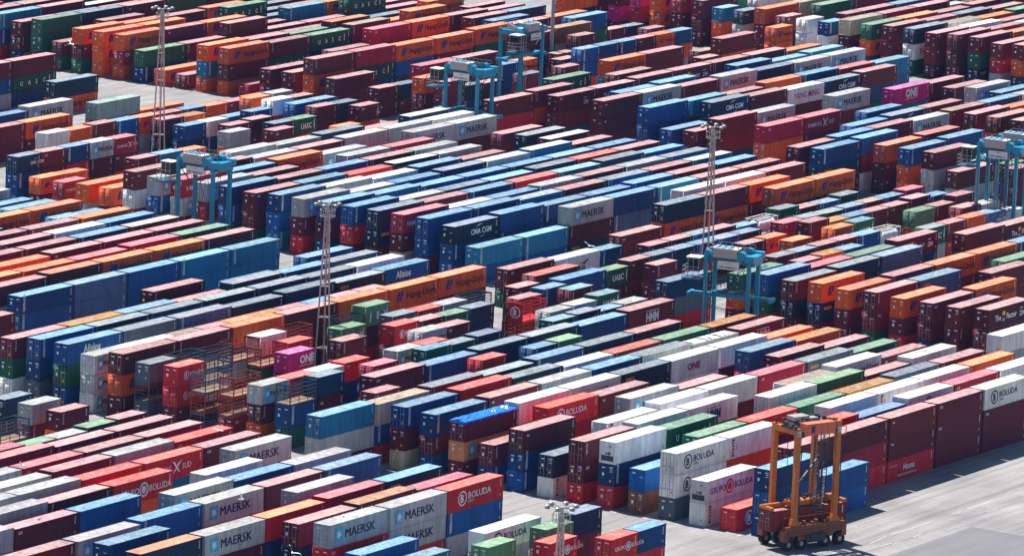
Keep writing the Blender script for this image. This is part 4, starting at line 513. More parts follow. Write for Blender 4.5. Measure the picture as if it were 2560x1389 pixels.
WH = tuple(lin(225,225,225)); BK = tuple(lin(24,28,40)); NAVY = tuple(lin(26,40,66)); BLUE = tuple(lin(22,50,130)); CY = tuple(lin(60,176,214)); RED = tuple(lin(190,36,48)); MAG = tuple(lin(170,30,110))
PUR = tuple(lin(70,60,110)); GOLD = tuple(lin(230,165,50))
def disc(x, z, r, col, y=-.004): return poly([(x+r*math.cos(2*math.pi*k/24), z+r*math.sin(2*math.pi*k/24)) for k in range(24)], col, y)
def logo(code, base, is20, H):
    """(emblem, lettering) for the camera side; widths in metres on a 40 ft side, squeezed on a 20 ft one"""
    k = .62 if is20 else 1.; e = None; t = None
    dark = base in 'wgtya'
    c = H/2+.02
    if code == 'M':
        e = join(panel(1.15*k, 1.15*k+1.55*k**.5, c-.85, c+.85, CY), star(1.15*k+.775*k**.5, c, .66*k**.5, WH))
        t = join(text_shape('MAERSK', 1.55*k, NAVY, 3.2*k, c-.55*k, 0, sx=1.12), text_shape('MAERSK', 1.55*k, NAVY, 3.28*k, c-.55*k, 0, sx=1.12)); t.v = [(v[0], v[1]-(.002 if i >= len(t.v)//2 else 0), v[2]) for i, v in enumerate(t.v)]
    elif code == 'H':
        x = 1.7*k
        e = join(poly([(x,c-.6*k),(x+.5*k,c-.6*k),(x+.75*k,c+.1*k),(x+1.0*k,c+.8*k),(x+.45*k,c+.8*k),(x+.12*k,c+.2*k)], BLUE),
                 poly([(x+.75*k,c-.6*k),(x+1.15*k,c-.6*k),(x+1.2*k,c-.15*k),(x+1.65*k,c+.15*k),(x+1.75*k,c+.8*k),(x+1.25*k,c+.8*k),(x+.95*k,c+.2*k)], BLUE))
        t = text_shape('Hapag-Lloyd', 1.5*k, BK, 4.2*k, c-.42*k, .012, sx=.98)
    elif code == 'U':
        if is20: t = join(text_shape('UASC', 1.25, WH, 1.5, c-.5, .03), panel(5.2, 5.5, c-.5, c+.75, WH))
        else:
            t = join(*[text_shape(ch, 1.1, WH, 2.0+2.15*i, c-.4, .03) for i, ch in enumerate('UASC')], panel(10.1, 10.35, c-.5, c+.75, WH))
    elif code == 'A':
        x = 3.6*k+1
        e = join(poly([(x+1.2*k,c+.75*k),(x+2.2*k,c+1.05*k),(x+3.2*k,c+1.1*k),(x+2.1*k,c+.85*k)], WH), poly([(x+2.6*k,c-.95*k),(x+4.2*k,c-.55*k),(x+3.6*k,c-.75*k),(x+2.7*k,c-1.05*k)], WH))
        t = text_shape('CMA CGM', 1.15*k, WH, x, c-.4*k, .03, sx=1.05)
    elif code == 'B':
        q = BK if dark else WH; x = 1.9*k
        if base == 'r': x = 2.2*k
        e = join(ring(x+.9*k, c, .78*k, .95*k, q), text_shape('B', 1.35*k, q, x+.48*k, c-.47*k, .03))
        t = join(text_shape('BOLUDA', 1.15*k, q, x+2.2*k, c-.2*k, .012, sx=1.1), text_shape('LINES', .5*k, q, x+2.2*k, c-.72*k, 0))
    elif code == 'G':
        q = PUR if dark else WH; x = .9*k if dark else 1.5*k; r2 = RED if dark else WH
        e = join(ring(x+4.75*k, c, .7*k, .95*k, r2), disc(x+4.75*k, c, .5*k, r2))
        t = join(text_shape('GRUPO', 1.15*k, q, x, c-.4*k, .015, sx=.98), text_shape('BOLUDA', 1.15*k, q, x+5.9*k, c-.4*k, .015, sx=.98))
    elif code == 'Z': t = join(text_shape('ZIM', .95*k, WH, 8.0*k, c-.75*k, .03), text_shape('\u00b7\u00b7\u00b7\u00b7', .9*k, WH, 8.1*k, c+.05, .05), text_shape('ZIM', .5, WH, .5, H-.7, .02))
    elif code == 'Q':
        t = join(text_shape('The', 1.15, WH, 1.8, c-.45, .02), text_shape('Factor', 1.15, WH, 5.2, c-.45, .02), text_shape('ZIM', .95, WH, 9.0, c-.55, .03), text_shape('\u00b7\u00b7\u00b7\u00b7', .9, WH, 9.1, c+.25, .05))
        e = join(poly([(3.9,c-.7),(4.75,c-.7),(4.75,c-.35),(3.9,c-.35)], CY), poly([(4.05,c-.35),(4.45,c-.35),(4.7,c+.2),(4.3,c+.2)], RED), poly([(3.9,c+.2),(4.8,c+.2),(4.8,c+.75),(3.9,c+.75)], GOLD))
    elif code == 'S':
        e = join(poly([(5.7*k,c+.75*k),(6.1*k,c+.75*k),(7.4*k,c-.75*k),(6.9*k,c-.6*k)], WH), poly([(5.75*k,c-.8*k),(6.2*k,c-.6*k),(7.7*k,c+.8*k),(6.9*k,c+.5*k)], WH))
        t = join(text_shape('HAMBURG', 1.0*k, WH, 1.0*k, c-.4*k, .005, sx=.95), text_shape('SUD', 1.0*k, WH, 7.8*k, c-.4*k, .005, sx=1.))
    elif code == 'O':
        q = MAG if dark else WH
        x = 3.3*k+.6
        if dark: t = text_shape('ONE', 1.25, MAG, 4.0, c-.45, .05, sx=1.25)
        else: t = join(text_shape('ONE', 1.9*k**.5, q, x, c-.35, .05, sx=1.05), text_shape('OCEAN NETWORK EXPRESS', .32*k**.5, q, x, c-.8, .01))
    elif code == 'Y':
        if dark: t = text_shape('YANG MING', 1.5*k, RED, 2.0*k, c-.5*k, .01, sx=1.02)
        else: t = text_shape('seaco', .95*k, GOLD, .8*k, c+.35, .02)
    elif code == 'K':
        q = BLUE if dark else WH
        if dark and not is20 and base == 'w': q = BLUE
        t = join(text_shape('HMM', 1.75*k, q, 4.6*k, c-.75*k, .05, sx=.85))
        e = join(poly([(4.5*k,c+.72*k),(7.9*k,c+.72*k),(7.9*k,c+.82*k),(4.5*k,c+.82*k)], RED if dark else WH), poly([(5.9*k,c+.82*k),(6.2*k,c+.6*k),(6.5*k,c+.82*k)], RED if dark else WH))
    elif code == 'L': t = text_shape('Alisios', 1.5, WH, 3.4, c-.2, .03, sx=.95)
    elif code == 'J': t = join(*[text_shape(ch, 1.35, WH, .9+1.75*i, c-.55, .06) for i, ch in enumerate('JSV')])
    elif code == 'W':
        e = join(poly([(6.2,c+.3),(7.3,c+.1),(8.6,c+.6),(7.6,c-.1)], RED), poly([(8.6,c+.6),(9.2,c+.55),(8.0,c-.15),(7.5,c-.05)], RED))
        t = text_shape('HL', 1.0, NAVY, 7.2, c-1.0, .03)
    elif code == 'N': t = text_shape('NEWJEAR', 1.3, tuple(lin(214,150,130)), 2.4, c-.9, .04, sx=1.05)
    elif code == 'C': t = join(text_shape('CHT', .75, RED, 1.35, c-.85, .05, True, 1.1), panel(.75,1.35,c+.85,c+1.1,NAVY), panel(.75,1.35,c-1.15,c-.92,NAVY), text_shape('LINES', .3, NAVY, 2.0, c-.4, .01, True, 1.2))
    elif code == 'X': t = join(text_shape('B.XTE.', .6, NAVY, 7.5, c+.1, .02), panel(.6,1.2,c-.95,c-.5,NAVY))
    elif code == 'D': t = text_shape('CAI', .85*k, WH, .45, H-1.0, .03)
    elif code == 'P': t = text_shape('P&O', .9, NAVY, 4., c-.4, .02)
    elif code == 'R': t = join(text_shape('Homa', 1.2, WH, 4.2, c-.25, .02), text_shape('VITRUVIUS IN HOMEWARE', .42, WH, 2.6, c-.95, .01), text_shape('home & kitchen', .3, WH, .6, c+.55, 0))
    elif code == 'V': t = join(text_shape('GESEACO', .62, tuple(lin(205,205,208)), .95, .35, .05, True, .92))
    elif code == 'T': t = text_shape('TRITON', .42, tuple(lin(196,190,188)), .72, H-1.75, .03, True, 1.)
    elif code == 'I': t = text_shape('CAI', .5, WH, .5, H-.75, .02)
    elif code == 'E': t = text_shape('tex', .5, WH, .55, H-.8, .02)
    return e, t
def code_strip(L, H, col):
    b = MB(); x = L-.75; r = random.Random(3)
    for k in range(5): b.quad((x,-.003,H-.45-.2*k),(x+.22,-.003,H-.45-.2*k),(x+.22,-.003,H-.33-.2*k),(x,-.003,H-.33-.2*k), col)
    b.quad((x,-.003,.45),(x+.2,-.003,.45),(x+.2,-.003,.75),(x,-.003,.75), tuple(lin(226,170,40)))
    return b

# ------------------------------------------------------------------ reading the yard plan
CODES = list(PAL); MARKS = [' ', 'M', 'H', 'U', 'A', 'B', 'G', 'Z', 'Q', 'S', 'O', 'Y', 'K', 'L', 'J', 'W', 'N', 'C', 'X', 'D', 'P', 'V', 'T', 'I', 'E', 'R']; KINDS = [' ', 'O', 'R', 'T', 'D', 'K']
STACKS = []
for row, slot, zt, is20, roof, fl, *lv in DATA:
    lv = [(CODES[lv[i]]+MARKS[lv[i+1]].strip(), lv[i+2] == 1) for i in range(0, len(lv), 3)]
    STACKS.append((row, slot, zt, is20 == 1, lv, CODES[roof] if roof >= 0 else '', KINDS[fl].strip()))

class Box: pass
BOXES = []
for si, (row, slot, zt, is20, lv, roof, fl) in enumerate(STACKS):
    n = len(lv); hs = [zt/n]*n
    if not is20:
        k = int(round((zt-2.591*n)/.305)); hs = [2.896]*max(0, min(n, k))+[2.591]*(n-max(0, min(n, k)))   # tall boxes on top
    r = random.Random(row*131+int(slot*2)*17+5); z = 0.
    jx = r.uniform(-.06, .06)
    for i in range(n-1, -1, -1):
        B = Box(); B.row, B.slot, B.is20, B.level, B.n = row, slot, is20, n-1-i, n
        B.code, B.keep = lv[i]; B.c = B.code[0]; B.logo = B.code[1:] ; B.h = hs[i]
        B.L = L20 if is20 else L40; B.z = z; z += hs[i]+.035
        B.x = X0+SLOT*slot+jx+r.uniform(-.03, .03)+(.06 if not is20 else .05); B.y = Y0+ROW*row+r.uniform(-.04, .04)
        B.top = (i == 0); B.roof = roof if B.top else ''; B.fl = fl if B.top else ''
        B.seed = r.randint(0, 10**6)
        base = lin(*r.choice(PAL[B.c])); B.col = np.clip(base*r.uniform(.86, 1.14)*np.array([r.uniform(.96,1.04) for _ in range(3)]), 0, .86)
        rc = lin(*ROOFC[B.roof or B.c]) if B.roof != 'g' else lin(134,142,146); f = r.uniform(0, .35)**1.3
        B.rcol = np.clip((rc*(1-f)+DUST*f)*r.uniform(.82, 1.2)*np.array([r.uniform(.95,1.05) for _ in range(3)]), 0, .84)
        B.doors = r.random() < .45
        if not B.logo:
            q = r.random()
            if B.c in 'bcu' and q < .62: B.logo = 'V'
            elif B.c == 'm' and q < .42: B.logo = 'T'
            elif B.c == 'm' and q < .62: B.logo = 'E'
            elif B.c in 'mk' and q < .74: B.logo = 'I'
            elif B.c == 'n' and q < .25: B.logo = 'Y'
            elif B.c == 'r' and q < .3: B.logo = 'I'
        BOXES.append(B)
occ = {}
for B in BOXES:
    for k in range(1 if B.is20 else 2): occ[(B.row, B.slot+.5*k, B.level)] = B
for B in BOXES: B.endfree = (B.row, B.slot-.5, B.level) not in occ

# ------------------------------------------------------------------ shapes shared by every container of a size
def size_key(B): return (B.is20, round(B.h, 2))
_sh = {}
def shapes(B):
    k = size_key(B)
    if k not in _sh:
        n = 21 if B.is20 else 43; H = B.h
        _sh[k] = dict(plain=body_mesh(B.L, H, n, True), open=body_mesh(B.L, H, n, False), roof=roof_shape(B.L, H), door=door_shape(H), gear=gear_shape(H), mark=[mark_shape(H, s) for s in range(4)],
                      strip=code_strip(B.L, H, (.62,.62,.62)))
    return _sh[k]
_me = {}
def mesh_of(key, shape, name, mat):
    if key not in _me: _me[key] = shape.mesh(name, mat)
    return _me[key]
_lg = {}
def logo_of(B):
    k = (B.logo, B.c if B.logo in 'BGOKYY' else ('w' if B.c in 'wgtya' else 'm'), B.is20, round(B.h, 1))
    if k not in _lg:
        e, t = logo(B.logo, B.c, B.is20, B.h) if B.logo else (None, None)
        _lg[k] = (e, t)
    return k, _lg[k]

CATS = {}
def add_parts(B, root):
    k = size_key(B); S = shapes(B)
    put('roof', mesh_of((k,'roof'), S['roof'], 'container_roof', ROOF), root, col=B.rcol)
    if B.endfree:
        if B.fl == 'R':
            pass
        elif B.doors:
            d = put('door', mesh_of((k,'door'), S['door'], 'container_door', PAINT), root, col=B.col)
            put('locking_gear', mesh_of((k,'gear'), S['gear'], 'locking_gear', MARK), d)
        s = B.seed % 4
        if B.fl != 'R': put('code_marking', mesh_of((k,'mark',s), S['mark'][s], 'code_marking', MARK), root)
    lk, (e, t) = logo_of(B)
    if e: put('emblem', mesh_of((lk,'e'), e, 'emblem', MARK), root)
    if t: put('lettering', mesh_of((lk,'t'), t, 'lettering', MARK), root)
    put('code_marking', mesh_of((k,'strip'), S['strip'], 'code_marking', MARK), root)

def reefer_end(B, root):
    b = MB(); H = B.h; w = (.8,.8,.8)
    b.box((.0,.14,.2),(.06,W-.14,H-.12), w)
    put('machinery_panel', b.mesh('machinery_panel', PAINT), root, col=B.col)
    g = MB(); g.box((-.012,.3,.35),(.0,W-.3,1.05), (.05,.05,.055)); g.box((-.012,.75,1.15),(.0,1.15,1.5), (.06,.06,.07)); g.box((-.012,1.25,1.15),(.0,1.5,1.45), (.08,.1,.1))
    put('condenser_grille', g.mesh('condenser_grille', MARK), root)
    f = MB(); f.cyl((-.02,.85,H-.6),(0,.85,H-.6),.17,12, col=tuple(lin(80,150,170))); put('fan_cover', f.mesh('fan_cover', MARK), root)
def cage(B, solid=False):
    """open steel rack: plank floor, corner posts, rails"""
    b = MB(); L, H = B.L, B.h; p = .13
    b.box((0,0,0),(L,W,.22))
    for x in (0, L-p):
        for y in (0, W-p): b.box((x,y,.22),(x+p,y+p,H))
    for x in (L*.33, L*.66):
        for y in (0, W-.07): b.box((x,y,.22),(x+.08,y+.07,H-.1))
    for z in np.linspace(.65, H-.05, 5):
        for y in (.03, W-.07): b.bar((0,y,z),(L,y,z),.05,.06)
        for x in (.05, L-.07): b.bar((x,0,z),(x,W,z),.05,.06)
    for x in (0, L-p): b.box((x,p,H-.3),(x+.1,W-p,H-.02))
    return b
def tank_parts(B, root):
    L, H = B.L, B.h; b = MB()
    b.cyl((.35,W/2,H/2),(L-.35,W/2,H/2),1.08,20); b.ball((.35,W/2,H/2),1.08,16,8,(.3,1,1)); b.ball((L-.35,W/2,H/2),1.08,16,8,(.3,1,1))
    put('tank_shell', b.mesh('tank_shell', PAINT), root, col=lin(226,226,224))
    g = MB(); g.box((.6,W/2-.25,H-.07),(L-.6,W/2+.25,H-.03)); put('catwalk', g.mesh('catwalk', STEEL), root)
    v = MB(); v.cyl((L/2,W/2,H-.2),(L/2,W/2,H+.02),.25,12); put('manhole', v.mesh('manhole', STEEL), root)
def tank_frame(B):
    b = MB(); L, H = B.L, B.h; p = .14
    for x in (0, L-p):
        for y in (0, W-p): b.box((x,y,0),(x+p,y+p,H))
        b.box((x,p,0),(x+p,W-p,p)); b.box((x,p,H-p),(x+p,W-p,H))
        b.bar((x+.07,p,.1),(x+.07,W-p,H-.1),.09)
    for y in (0, W-.12):
        b.box((p,y,0),(L-p,y+.12,.14)); b.box((p,y,H-.12),(L-p,y+.1,H))
        for a, c in ((p,1.2),(L-p,L-1.2)): b.bar((a,y+.06,H*.62),(c,y+.06,H-.06),.09); b.bar((a,y+.06,H*.4),(c,y+.06,.1),.09)
    return b

# labels: said from what one sees - paint, lettering, what it stands on and what stands beside it
HUE = {'m': 'maroon', 'k': 'crimson', 'r': 'red', 'o': 'orange', 'h': 'brown', 'b': 'blue', 'n': 'navy', 'c': 'cyan blue', 'd': 'slate', 'u': 'faded blue', 'g': 'grey', 'w': 'white', 'e': 'green', 'l': 'light green',
       'y': 'yellow', 'p': 'magenta', 't': 'beige', 'a': 'tan', 'q': 'pale green', 'F': 'dark steel rack', 'f': 'rusty rack'}
SIGN = {'M': 'with star and dark capitals', 'H': 'with blue emblem and dark lettering', 'U': 'with white capitals', 'A': 'with white lettering and arcs', 'B': 'with a circled B', 'G': 'with round seal between two words', 'Z': 'with small white letters',
        'Q': 'with colourful numeral in its lettering', 'S': 'with white cross between two words', 'O': 'with three big letters', 'Y': 'with coloured lettering', 'K': 'with bulky three letter mark', 'L': 'with rounded white lettering', 'J': 'with three wide letters',
        'W': 'with red winged mark', 'N': 'with salmon capitals', 'C': 'with upright red letters', 'X': 'with small dark letters', 'R': 'with large white word'}
def up(B, dr, ds):
    s = B.slot+ds*(1 if not B.is20 else .5)
    for l in (B.level, B.level-1, B.level+1):
        q = occ.get((B.row+dr, s, l)) or (occ.get((B.row+dr, s-.5, l)) if B.is20 or dr else None)
        if q is not None and q is not B: return q
def name1(q): return HUE[q.c]
def place(B):
    c = co_inv @ Vector((B.x+B.L/2, B.y, B.z+B.h)); px = 1280-F_PX*c.x/c.z; py = 694.5+F_PX*c.y/c.z
    h = ['far left', 'left', 'left of centre', 'centre', 'right of centre', 'right', 'far right'][min(6, max(0, int(px/2560*7)))]
    v = ['top', 'upper part', 'upper middle', 'lower middle', 'lower part', 'bottom'][min(5, max(0, int(py/1389*6)))]
    return v+' '+h
def phrases(B):
    kind = ('short ' if B.is20 else 'long ')+HUE[B.c]+' container'
    if B.c in 'Ff': kind = 'empty '+HUE[B.c]+' with plank floor'
    if 'O' in B.fl: kind = 'bright red open sided rack with a circled B'
    if 'K' in B.fl: kind = 'white tank in a steel frame'
    if 'T' in B.fl: kind = 'maroon container under a blue tarpaulin'
    if 'R' in B.fl: kind = 'white refrigerated container with machinery end'
    if 'D' in B.fl: kind = 'grey container with torn roof cover'
    sg = SIGN.get(B.logo, '') if not B.fl else ''
    base = kind+(' '+sg if sg else '')
    lo = occ.get((B.row, B.slot, B.level-1)); le, ri = up(B, 0, -1), up(B, 0, 1); fr, bk = up(B, -1, 0), up(B, 1, 0)
    hi = occ.get((B.row, B.slot, B.level+1))
    a = [base]
    on = ('on '+name1(lo) if lo is not None else 'on the ground')+(' under '+name1(hi) if hi is not None else '')
    side = 'between '+name1(le)+' and '+name1(ri) if le and ri else ('heading its row before '+name1(ri) if ri else ('ending its row after '+name1(le) if le else 'alone in its row'))
    fro = 'behind '+name1(fr) if fr else ''; bak = 'in front of '+name1(bk) if bk else ''
    roof = HUE[B.roof]+' roofed ' if B.roof else ''
    yield base
    base = roof+base
    for x in ((side,), (on,), (side, fro), (side, bak), (on, side), (side, fro, bak), (on, side, fro), (on, side, bak)):
        if all(x):
            p = base+', '+', '.join(x)
            yield p+', '+place(B) if len((p+' '+place(B)).split()) <= 16 else p
    short = roof+kind if len(base.split()) > 6 else base
    yield base+', '+side+', '+place(B)
    if fro: yield short+', '+side+', '+fro+', '+place(B)
    if bak: yield short+', '+side+', '+bak+', '+place(B)
    if fro and bak: yield roof+kind+', '+fro+', '+bak+', '+place(B)
    yield short+', '+on+', '+side+', '+place(B)
CAM = Matrix([[0.55253499, 0.13513285, -0.82246227, 0.0], [-0.8325414, 0.13653762, -0.5368727, 0.0], [0.0397479, 0.98137485, 0.1879455, 180.4519361], [0.0, 0.0, 0.0, 1.0]]); co_inv = CAM.inverted(); F_PX = 15785.6
for B in BOXES:
    B.special = B.c in 'Ff' or 'O' in B.fl or 'K' in B.fl
    B.ph = [p for p in phrases(B) if len(p.split()) <= 16]
count = {}
for B in BOXES:
    if B.keep or B.special or B.top:
        for p in set(B.ph): count[p] = count.get(p, 0)+1
def label_of(B):
    for p in B.ph:
        if count.get(p) == 1: return p
    return B.ph[-1]
stuff = []
GROUPS = {}
for B in BOXES:
    if B.c in 'Ff' or 'O' in B.fl or 'K' in B.fl: special = True
    else: special = False
    if not (B.keep or special): stuff.append(B); continue
    lab = label_of(B)
    loc = (B.x, B.y, B.z)
    if 'K' in B.fl:
        o = put('tank_container', mesh_of((size_key(B),'tank'), tank_frame(B), 'tank_frame', PAINT), None, loc, 0, lin(214,212,208)); tank_parts(B, o)
        tag(o, lab, 'tank container', 'tank containers among the boxes'); continue
    if special:
        o = put('open_rack_container', mesh_of((size_key(B),'cage'), cage(B), 'rack_frame', PAINT), None, loc, 0, B.col)
        f = MB(); f.box((.15,.08,.222),(B.L-.15,W-.08,.25))
        put('floor', mesh_of((size_key(B),'floor'), f, 'rack_floor', WOOD), o) if B.c in 'Ff' else put('floor', f.mesh('rack_floor', PAINT), o, col=B.col)
        if 'O' in B.fl:
            pn = MB(); pn.box((-.02,.05,.2),(.03,W-.05,B.h-.02)); put('end_panel', pn.mesh('end_panel', PAINT), o, col=B.col)
            rg = join(ring(0,0,.68,.86,WH), text_shape('B',1.2,WH,-.42,-.42,.04)); rg.v = [(-.03-.001*v[1], W/2-v[0], B.h/2+v[2]) for v in rg.v]
            put('emblem', rg.mesh('emblem', MARK), o)
        tag(o, lab, 'rack container', 'open rack containers'); continue
    k = size_key(B); S = shapes(B)
    which = 'open' if (B.endfree and (B.doors or B.fl == 'R')) else 'plain'
    o = put('shipping_container', mesh_of((k,which), S[which], 'container_body', PAINT), None, loc, 0, B.col)
    add_parts(B, o)
    if B.fl == 'R' and B.endfree: reefer_end(B, o)
    if 'T' in B.fl:
        b = MB(); r = random.Random(4); nx, ny = 36, 7
        P = [[(-.05+(B.L+.1)*i/nx, -.05+(W+.1)*j/ny, B.h+.05+.3*r.random()*math.sin(math.pi*j/ny)+.08*r.random()) for j in range(ny+1)] for i in range(nx+1)]
        for i in range(nx):
            for j in range(ny): b.quad(P[i][j], P[i+1][j], P[i+1][j+1], P[i][j+1])
            a, c = P[i][0], P[i+1][0]; d0, d1 = .22+.1*math.sin(i*1.3), .22+.1*math.sin((i+1)*1.3)
            b.quad((a[0],-.06,a[2]-d0),(c[0],-.06,c[2]-d1),c,a)
        a = [P[0][j] for j in range(ny+1)]
        for j in range(ny): b.quad((-.06,a[j+1][1],B.h-.2),(-.06,a[j][1],B.h-.2),a[j],a[j+1])
        put('tarpaulin', b.mesh('tarpaulin', TARP), o)
    if 'D' in B.fl:
        b = MB(); r = random.Random(9)
        for i in range(9):
            x = .8+i*1.2; h = r.uniform(.05,.28); wd = r.uniform(.5,.95); c = (.75,.75,.74) if i > 4 else (.5,.53,.52)
            for j in range(6):
                y0, y1 = .15+j*.36, .15+(j+1)*.36; z = lambda y: B.h+h*math.sin(math.pi*(y-.1)/2.3)+.01
                b.quad((x,y0,z(y0)),(x+wd,y0,z(y0)+.03),(x+wd,y1,z(y1)+.03),(x,y1,z(y1)), c)
        put('torn_cover', b.mesh('torn_cover', MARK), o)
    tag(o, lab, 'shipping container', 'shipping containers standing in rows')

# the remaining containers of the yard: one mass
def mass(name, items, mat, parent=None):
    """items: (shape, offset, colour)"""
    V = []; F = []; LT = []; C = []; off = 0
    for sh, o, c in items:
        key = id(sh)
        if key not in _np:
            v = np.array(sh.v, np.float32); lt = np.array([len(f) for f in sh.f], np.int32); idx = np.concatenate([np.array(f, np.int32) for f in sh.f]); _np[key] = (v, lt, idx, np.array(sh.c, np.float32).reshape(-1,3), sh)
        v, lt, idx, cc, _ = _np[key]
        V.append(v+np.array(o, np.float32)); LT.append(lt); F.append(idx+off); C.append(cc*np.array(c, np.float32)); off += len(v)
    V = np.concatenate(V); F = np.concatenate(F); LT = np.concatenate(LT); C = np.concatenate(C)
    me = bpy.data.meshes.new(name); me.vertices.add(len(V)); me.vertices.foreach_set('co', V.ravel())
    me.loops.add(len(F)); me.loops.foreach_set('vertex_index', F); me.polygons.add(len(LT))
    st = np.concatenate([[0], np.cumsum(LT)[:-1]]).astype(np.int32); me.polygons.foreach_set('loop_start', st)
    me.update(calc_edges=True); me.validate()
    me.materials.append(mat)
    at = me.attributes.new('Col', 'FLOAT_COLOR', 'FACE')
    at.data.foreach_set('color', np.concatenate([C, np.ones((len(C),1), np.float32)], 1).astype(np.float32).ravel())
    o = put(name, me, parent); o['kind'] = 'stuff'; return o
_np = {}
bi, ri, ti = [], [], []
for B in stuff:
    S = shapes(B); o = (B.x, B.y, B.z); which = 'open' if (B.endfree and B.doors) else 'plain'
    bi.append((S[which], o, B.col)); ri.append((S['roof'], o, B.rcol))
    if B.endfree:
        if B.doors: bi.append((S['door'], o, B.col)); ti.append((S['gear'], o, (1,1,1)))
        ti.append((S['mark'][B.seed % 4], o, (1,1,1)))
    _, (e, t) = logo_of(B)
    for s in (e, t):
        if s: ti.append((s, o, (1,1,1)))
    ti.append((S['strip'], o, (1,1,1)))
if bi:
    mo = mass('container_mass', bi, PAINT)
    mass('roof', ri, ROOF, mo); mass('lettering', ti, MARK, mo)
    mo['label'] = 'remaining stacked shipping containers of the yard in mixed colours'; mo['category'] = 'containers'

# ------------------------------------------------------------------ straddle carriers
CL, CW, CH = 6.45, 4.5, 15.5
def carrier_wheels(root, mat, n=4, gap=None):
    for side in (0, CW):
        for k in range(n):
            x = -1.0+(CL+2.0)*(k/(n-1) if n == 4 else k)
            if n == 4: x = (-.9, 1.15, CL-1.15-.3, CL+.9)[k]
            w = MB(); w.cyl((x,side-.32,.8),(x,side+.32,.8),.8,18)
            o = put('wheel', w.mesh('tyre', RUBBER), root)
            h = MB(); h.cyl((x,side-.36,.8),(x,side-.3,.8),.3,12); h.cyl((x,side+.3,.8),(x,side+.36,.8),.3,12); put('rim', h.mesh('rim', STEEL), o)
            f = MB(); f.box((x-.12,side-.26 if side else side+.33,.7),(x+.12,side-.33 if side else side+.42,1.9)); put('fork', f.mesh('wheel_fork', mat), o)
def blue_carrier(loc, rz, label, spread_z, tiltz=0):
    r = empty('straddle_carrier', loc, rz)
    tag(r, label, 'straddle carrier', 'blue straddle carriers in the yard')
    lw, ld = .54, .48
    for x in (0, CL):
        for y in (0, CW):
            b = MB(); b.box((x-lw/2,y-ld/2,2.6),(x+lw/2,y+ld/2,CH)); b.box((x-lw/2-.2,y-ld/2-.05,2.4),(x+lw/2+.2,y+ld/2+.05,3.1))
            put('leg', b.mesh('leg', TURQ), r)
    for y in (0, CW):
        b = MB(); b.box((-1.6,y-.4,1.7),(CL+1.6,y+.4,2.55)); b.box((1.2,y-.5,1.0),(CL-1.2,y+.5,1.7)); put('wheel_beam', b.mesh('wheel_beam', TURQ), r)
    carrier_wheels(r, TURQ)
    for y in (0, CW):
        b = MB(); b.box((lw/2,y-.28,CH-1.15),(CL-lw/2,y+.28,CH-.25)); put('top_girder', b.mesh('top_girder', TURQD), r)
    b = MB(); b.box((CL-.55,ld/2,CH-1.35),(CL+.75,CW-ld/2,CH-.05)); put('cross_girder', b.mesh('cross_girder', TURQ), r)
    b = MB(); b.box((-.45,ld/2,CH-1.0),(.45,CW-ld/2,CH-.2)); put('cross_girder', b.mesh('cross_girder', TURQ), r)
    for y in (0, CW):
        b = MB(); b.box((CL-.6,y-.5,CH-.75),(CL+.8,y+.5,CH+.2)); put('bogie_box', b.mesh('girder_box', TURQ), r)
    b = MB(); b.box((1.2,-.55,CH-.35),(4.7,1.5,CH+.95)); put('machine_house', b.mesh('machine_house', GREYP), r)
    b = MB(); b.box((1.1,-.65,CH+.95),(3.9,1.6,CH+1.08)); b.box((3.95,-.6,CH+.95),(4.8,1.5,CH+1.02)); h = put('roof', b.mesh('house_roof', LAMP), r)
    b = MB()
    for x in (1.4, 2.3, 3.2): b.box((x,-.4,CH+1.08),(x+.6,1.2,CH+1.16))
    put('roof_hatch', b.mesh('roof_hatch', TURQ), r)
    b = MB(); b.box((.6,1.9,CH-.2),(CL-.8,CW-.4,CH-.1))
    for k in range(9): b.box((.8+k*.55,2.0+(k%3)*.5,CH-.1),(1.15+k*.55,2.5+(k%3)*.5,CH+.25+.12*(k%4)))
    put('deck_machinery', b.mesh('deck_machinery', TURQD), r)
    # railing round the deck
    b = MB()
    for x in np.linspace(.5, CL-.6, 7):
        for y in (1.8, CW+.25): b.bar((x,y,CH-.1),(x,y,CH+1.0),.05)
    for y in (1.8, CW+.25):
        for z in (CH+.5, CH+1.0): b.bar((.5,y,z),(CL-.6,y,z),.05)
    put('railing', b.mesh('railing', STEEL), r)
    # banner
    b = MB(); b.box((1.9,-.62,CH-1.95),(5.1,-.57,CH-.75)); bn = put('banner', b.mesh('banner', CREAM), r)
    t = text_shape('APM TERMINALS', .36, BK, 2.05, CH-1.75, .02, sx=1.02); t.v = [(v[0], -.63, v[2]) for v in t.v]; put('lettering', t.mesh('lettering', MARK), bn)
    t = join(poly([(3.0,CH-1.1),(3.5,CH-.95),(4.1,CH-1.0),(3.5,CH-1.05)], RED, -.632)); put('emblem', t.mesh('emblem', MARK), bn)
    # hoist drums
    for y0, y1 in ((-.5,.6),(CW-1.3,CW-.3)):
        b = MB(); b.cyl((5.35,y0,CH+.1),(5.35,y1,CH+.1),.62,16); b.cyl((5.0,y0+.1,CH-.55),(5.0,y1,CH-.55),.5,14); put('hoist_drum', b.mesh('hoist_drum', TURQ), r)
    b = MB(); b.cyl((.2,-.1,CH-.05),(.2,.9,CH-.05),.55,14); put('sheave_guard', b.mesh('sheave_guard', TURQ), r)
    # driver's cab hung outside the near corner, inside a tube cage
    b = MB(); b.box((-2.5,-.9,CH-2.6),(-.75,.9,CH-.7)); cab = put('driver_cab', b.mesh('driver_cab', DARK), r)
    b = MB(); b.box((-2.54,-.75,CH-2.1),(-2.5,.75,CH-.95)); b.box((-2.3,-.94,CH-2.1),(-.95,-.9,CH-.95)); put('window', b.mesh('cab_window', GLASS), cab)
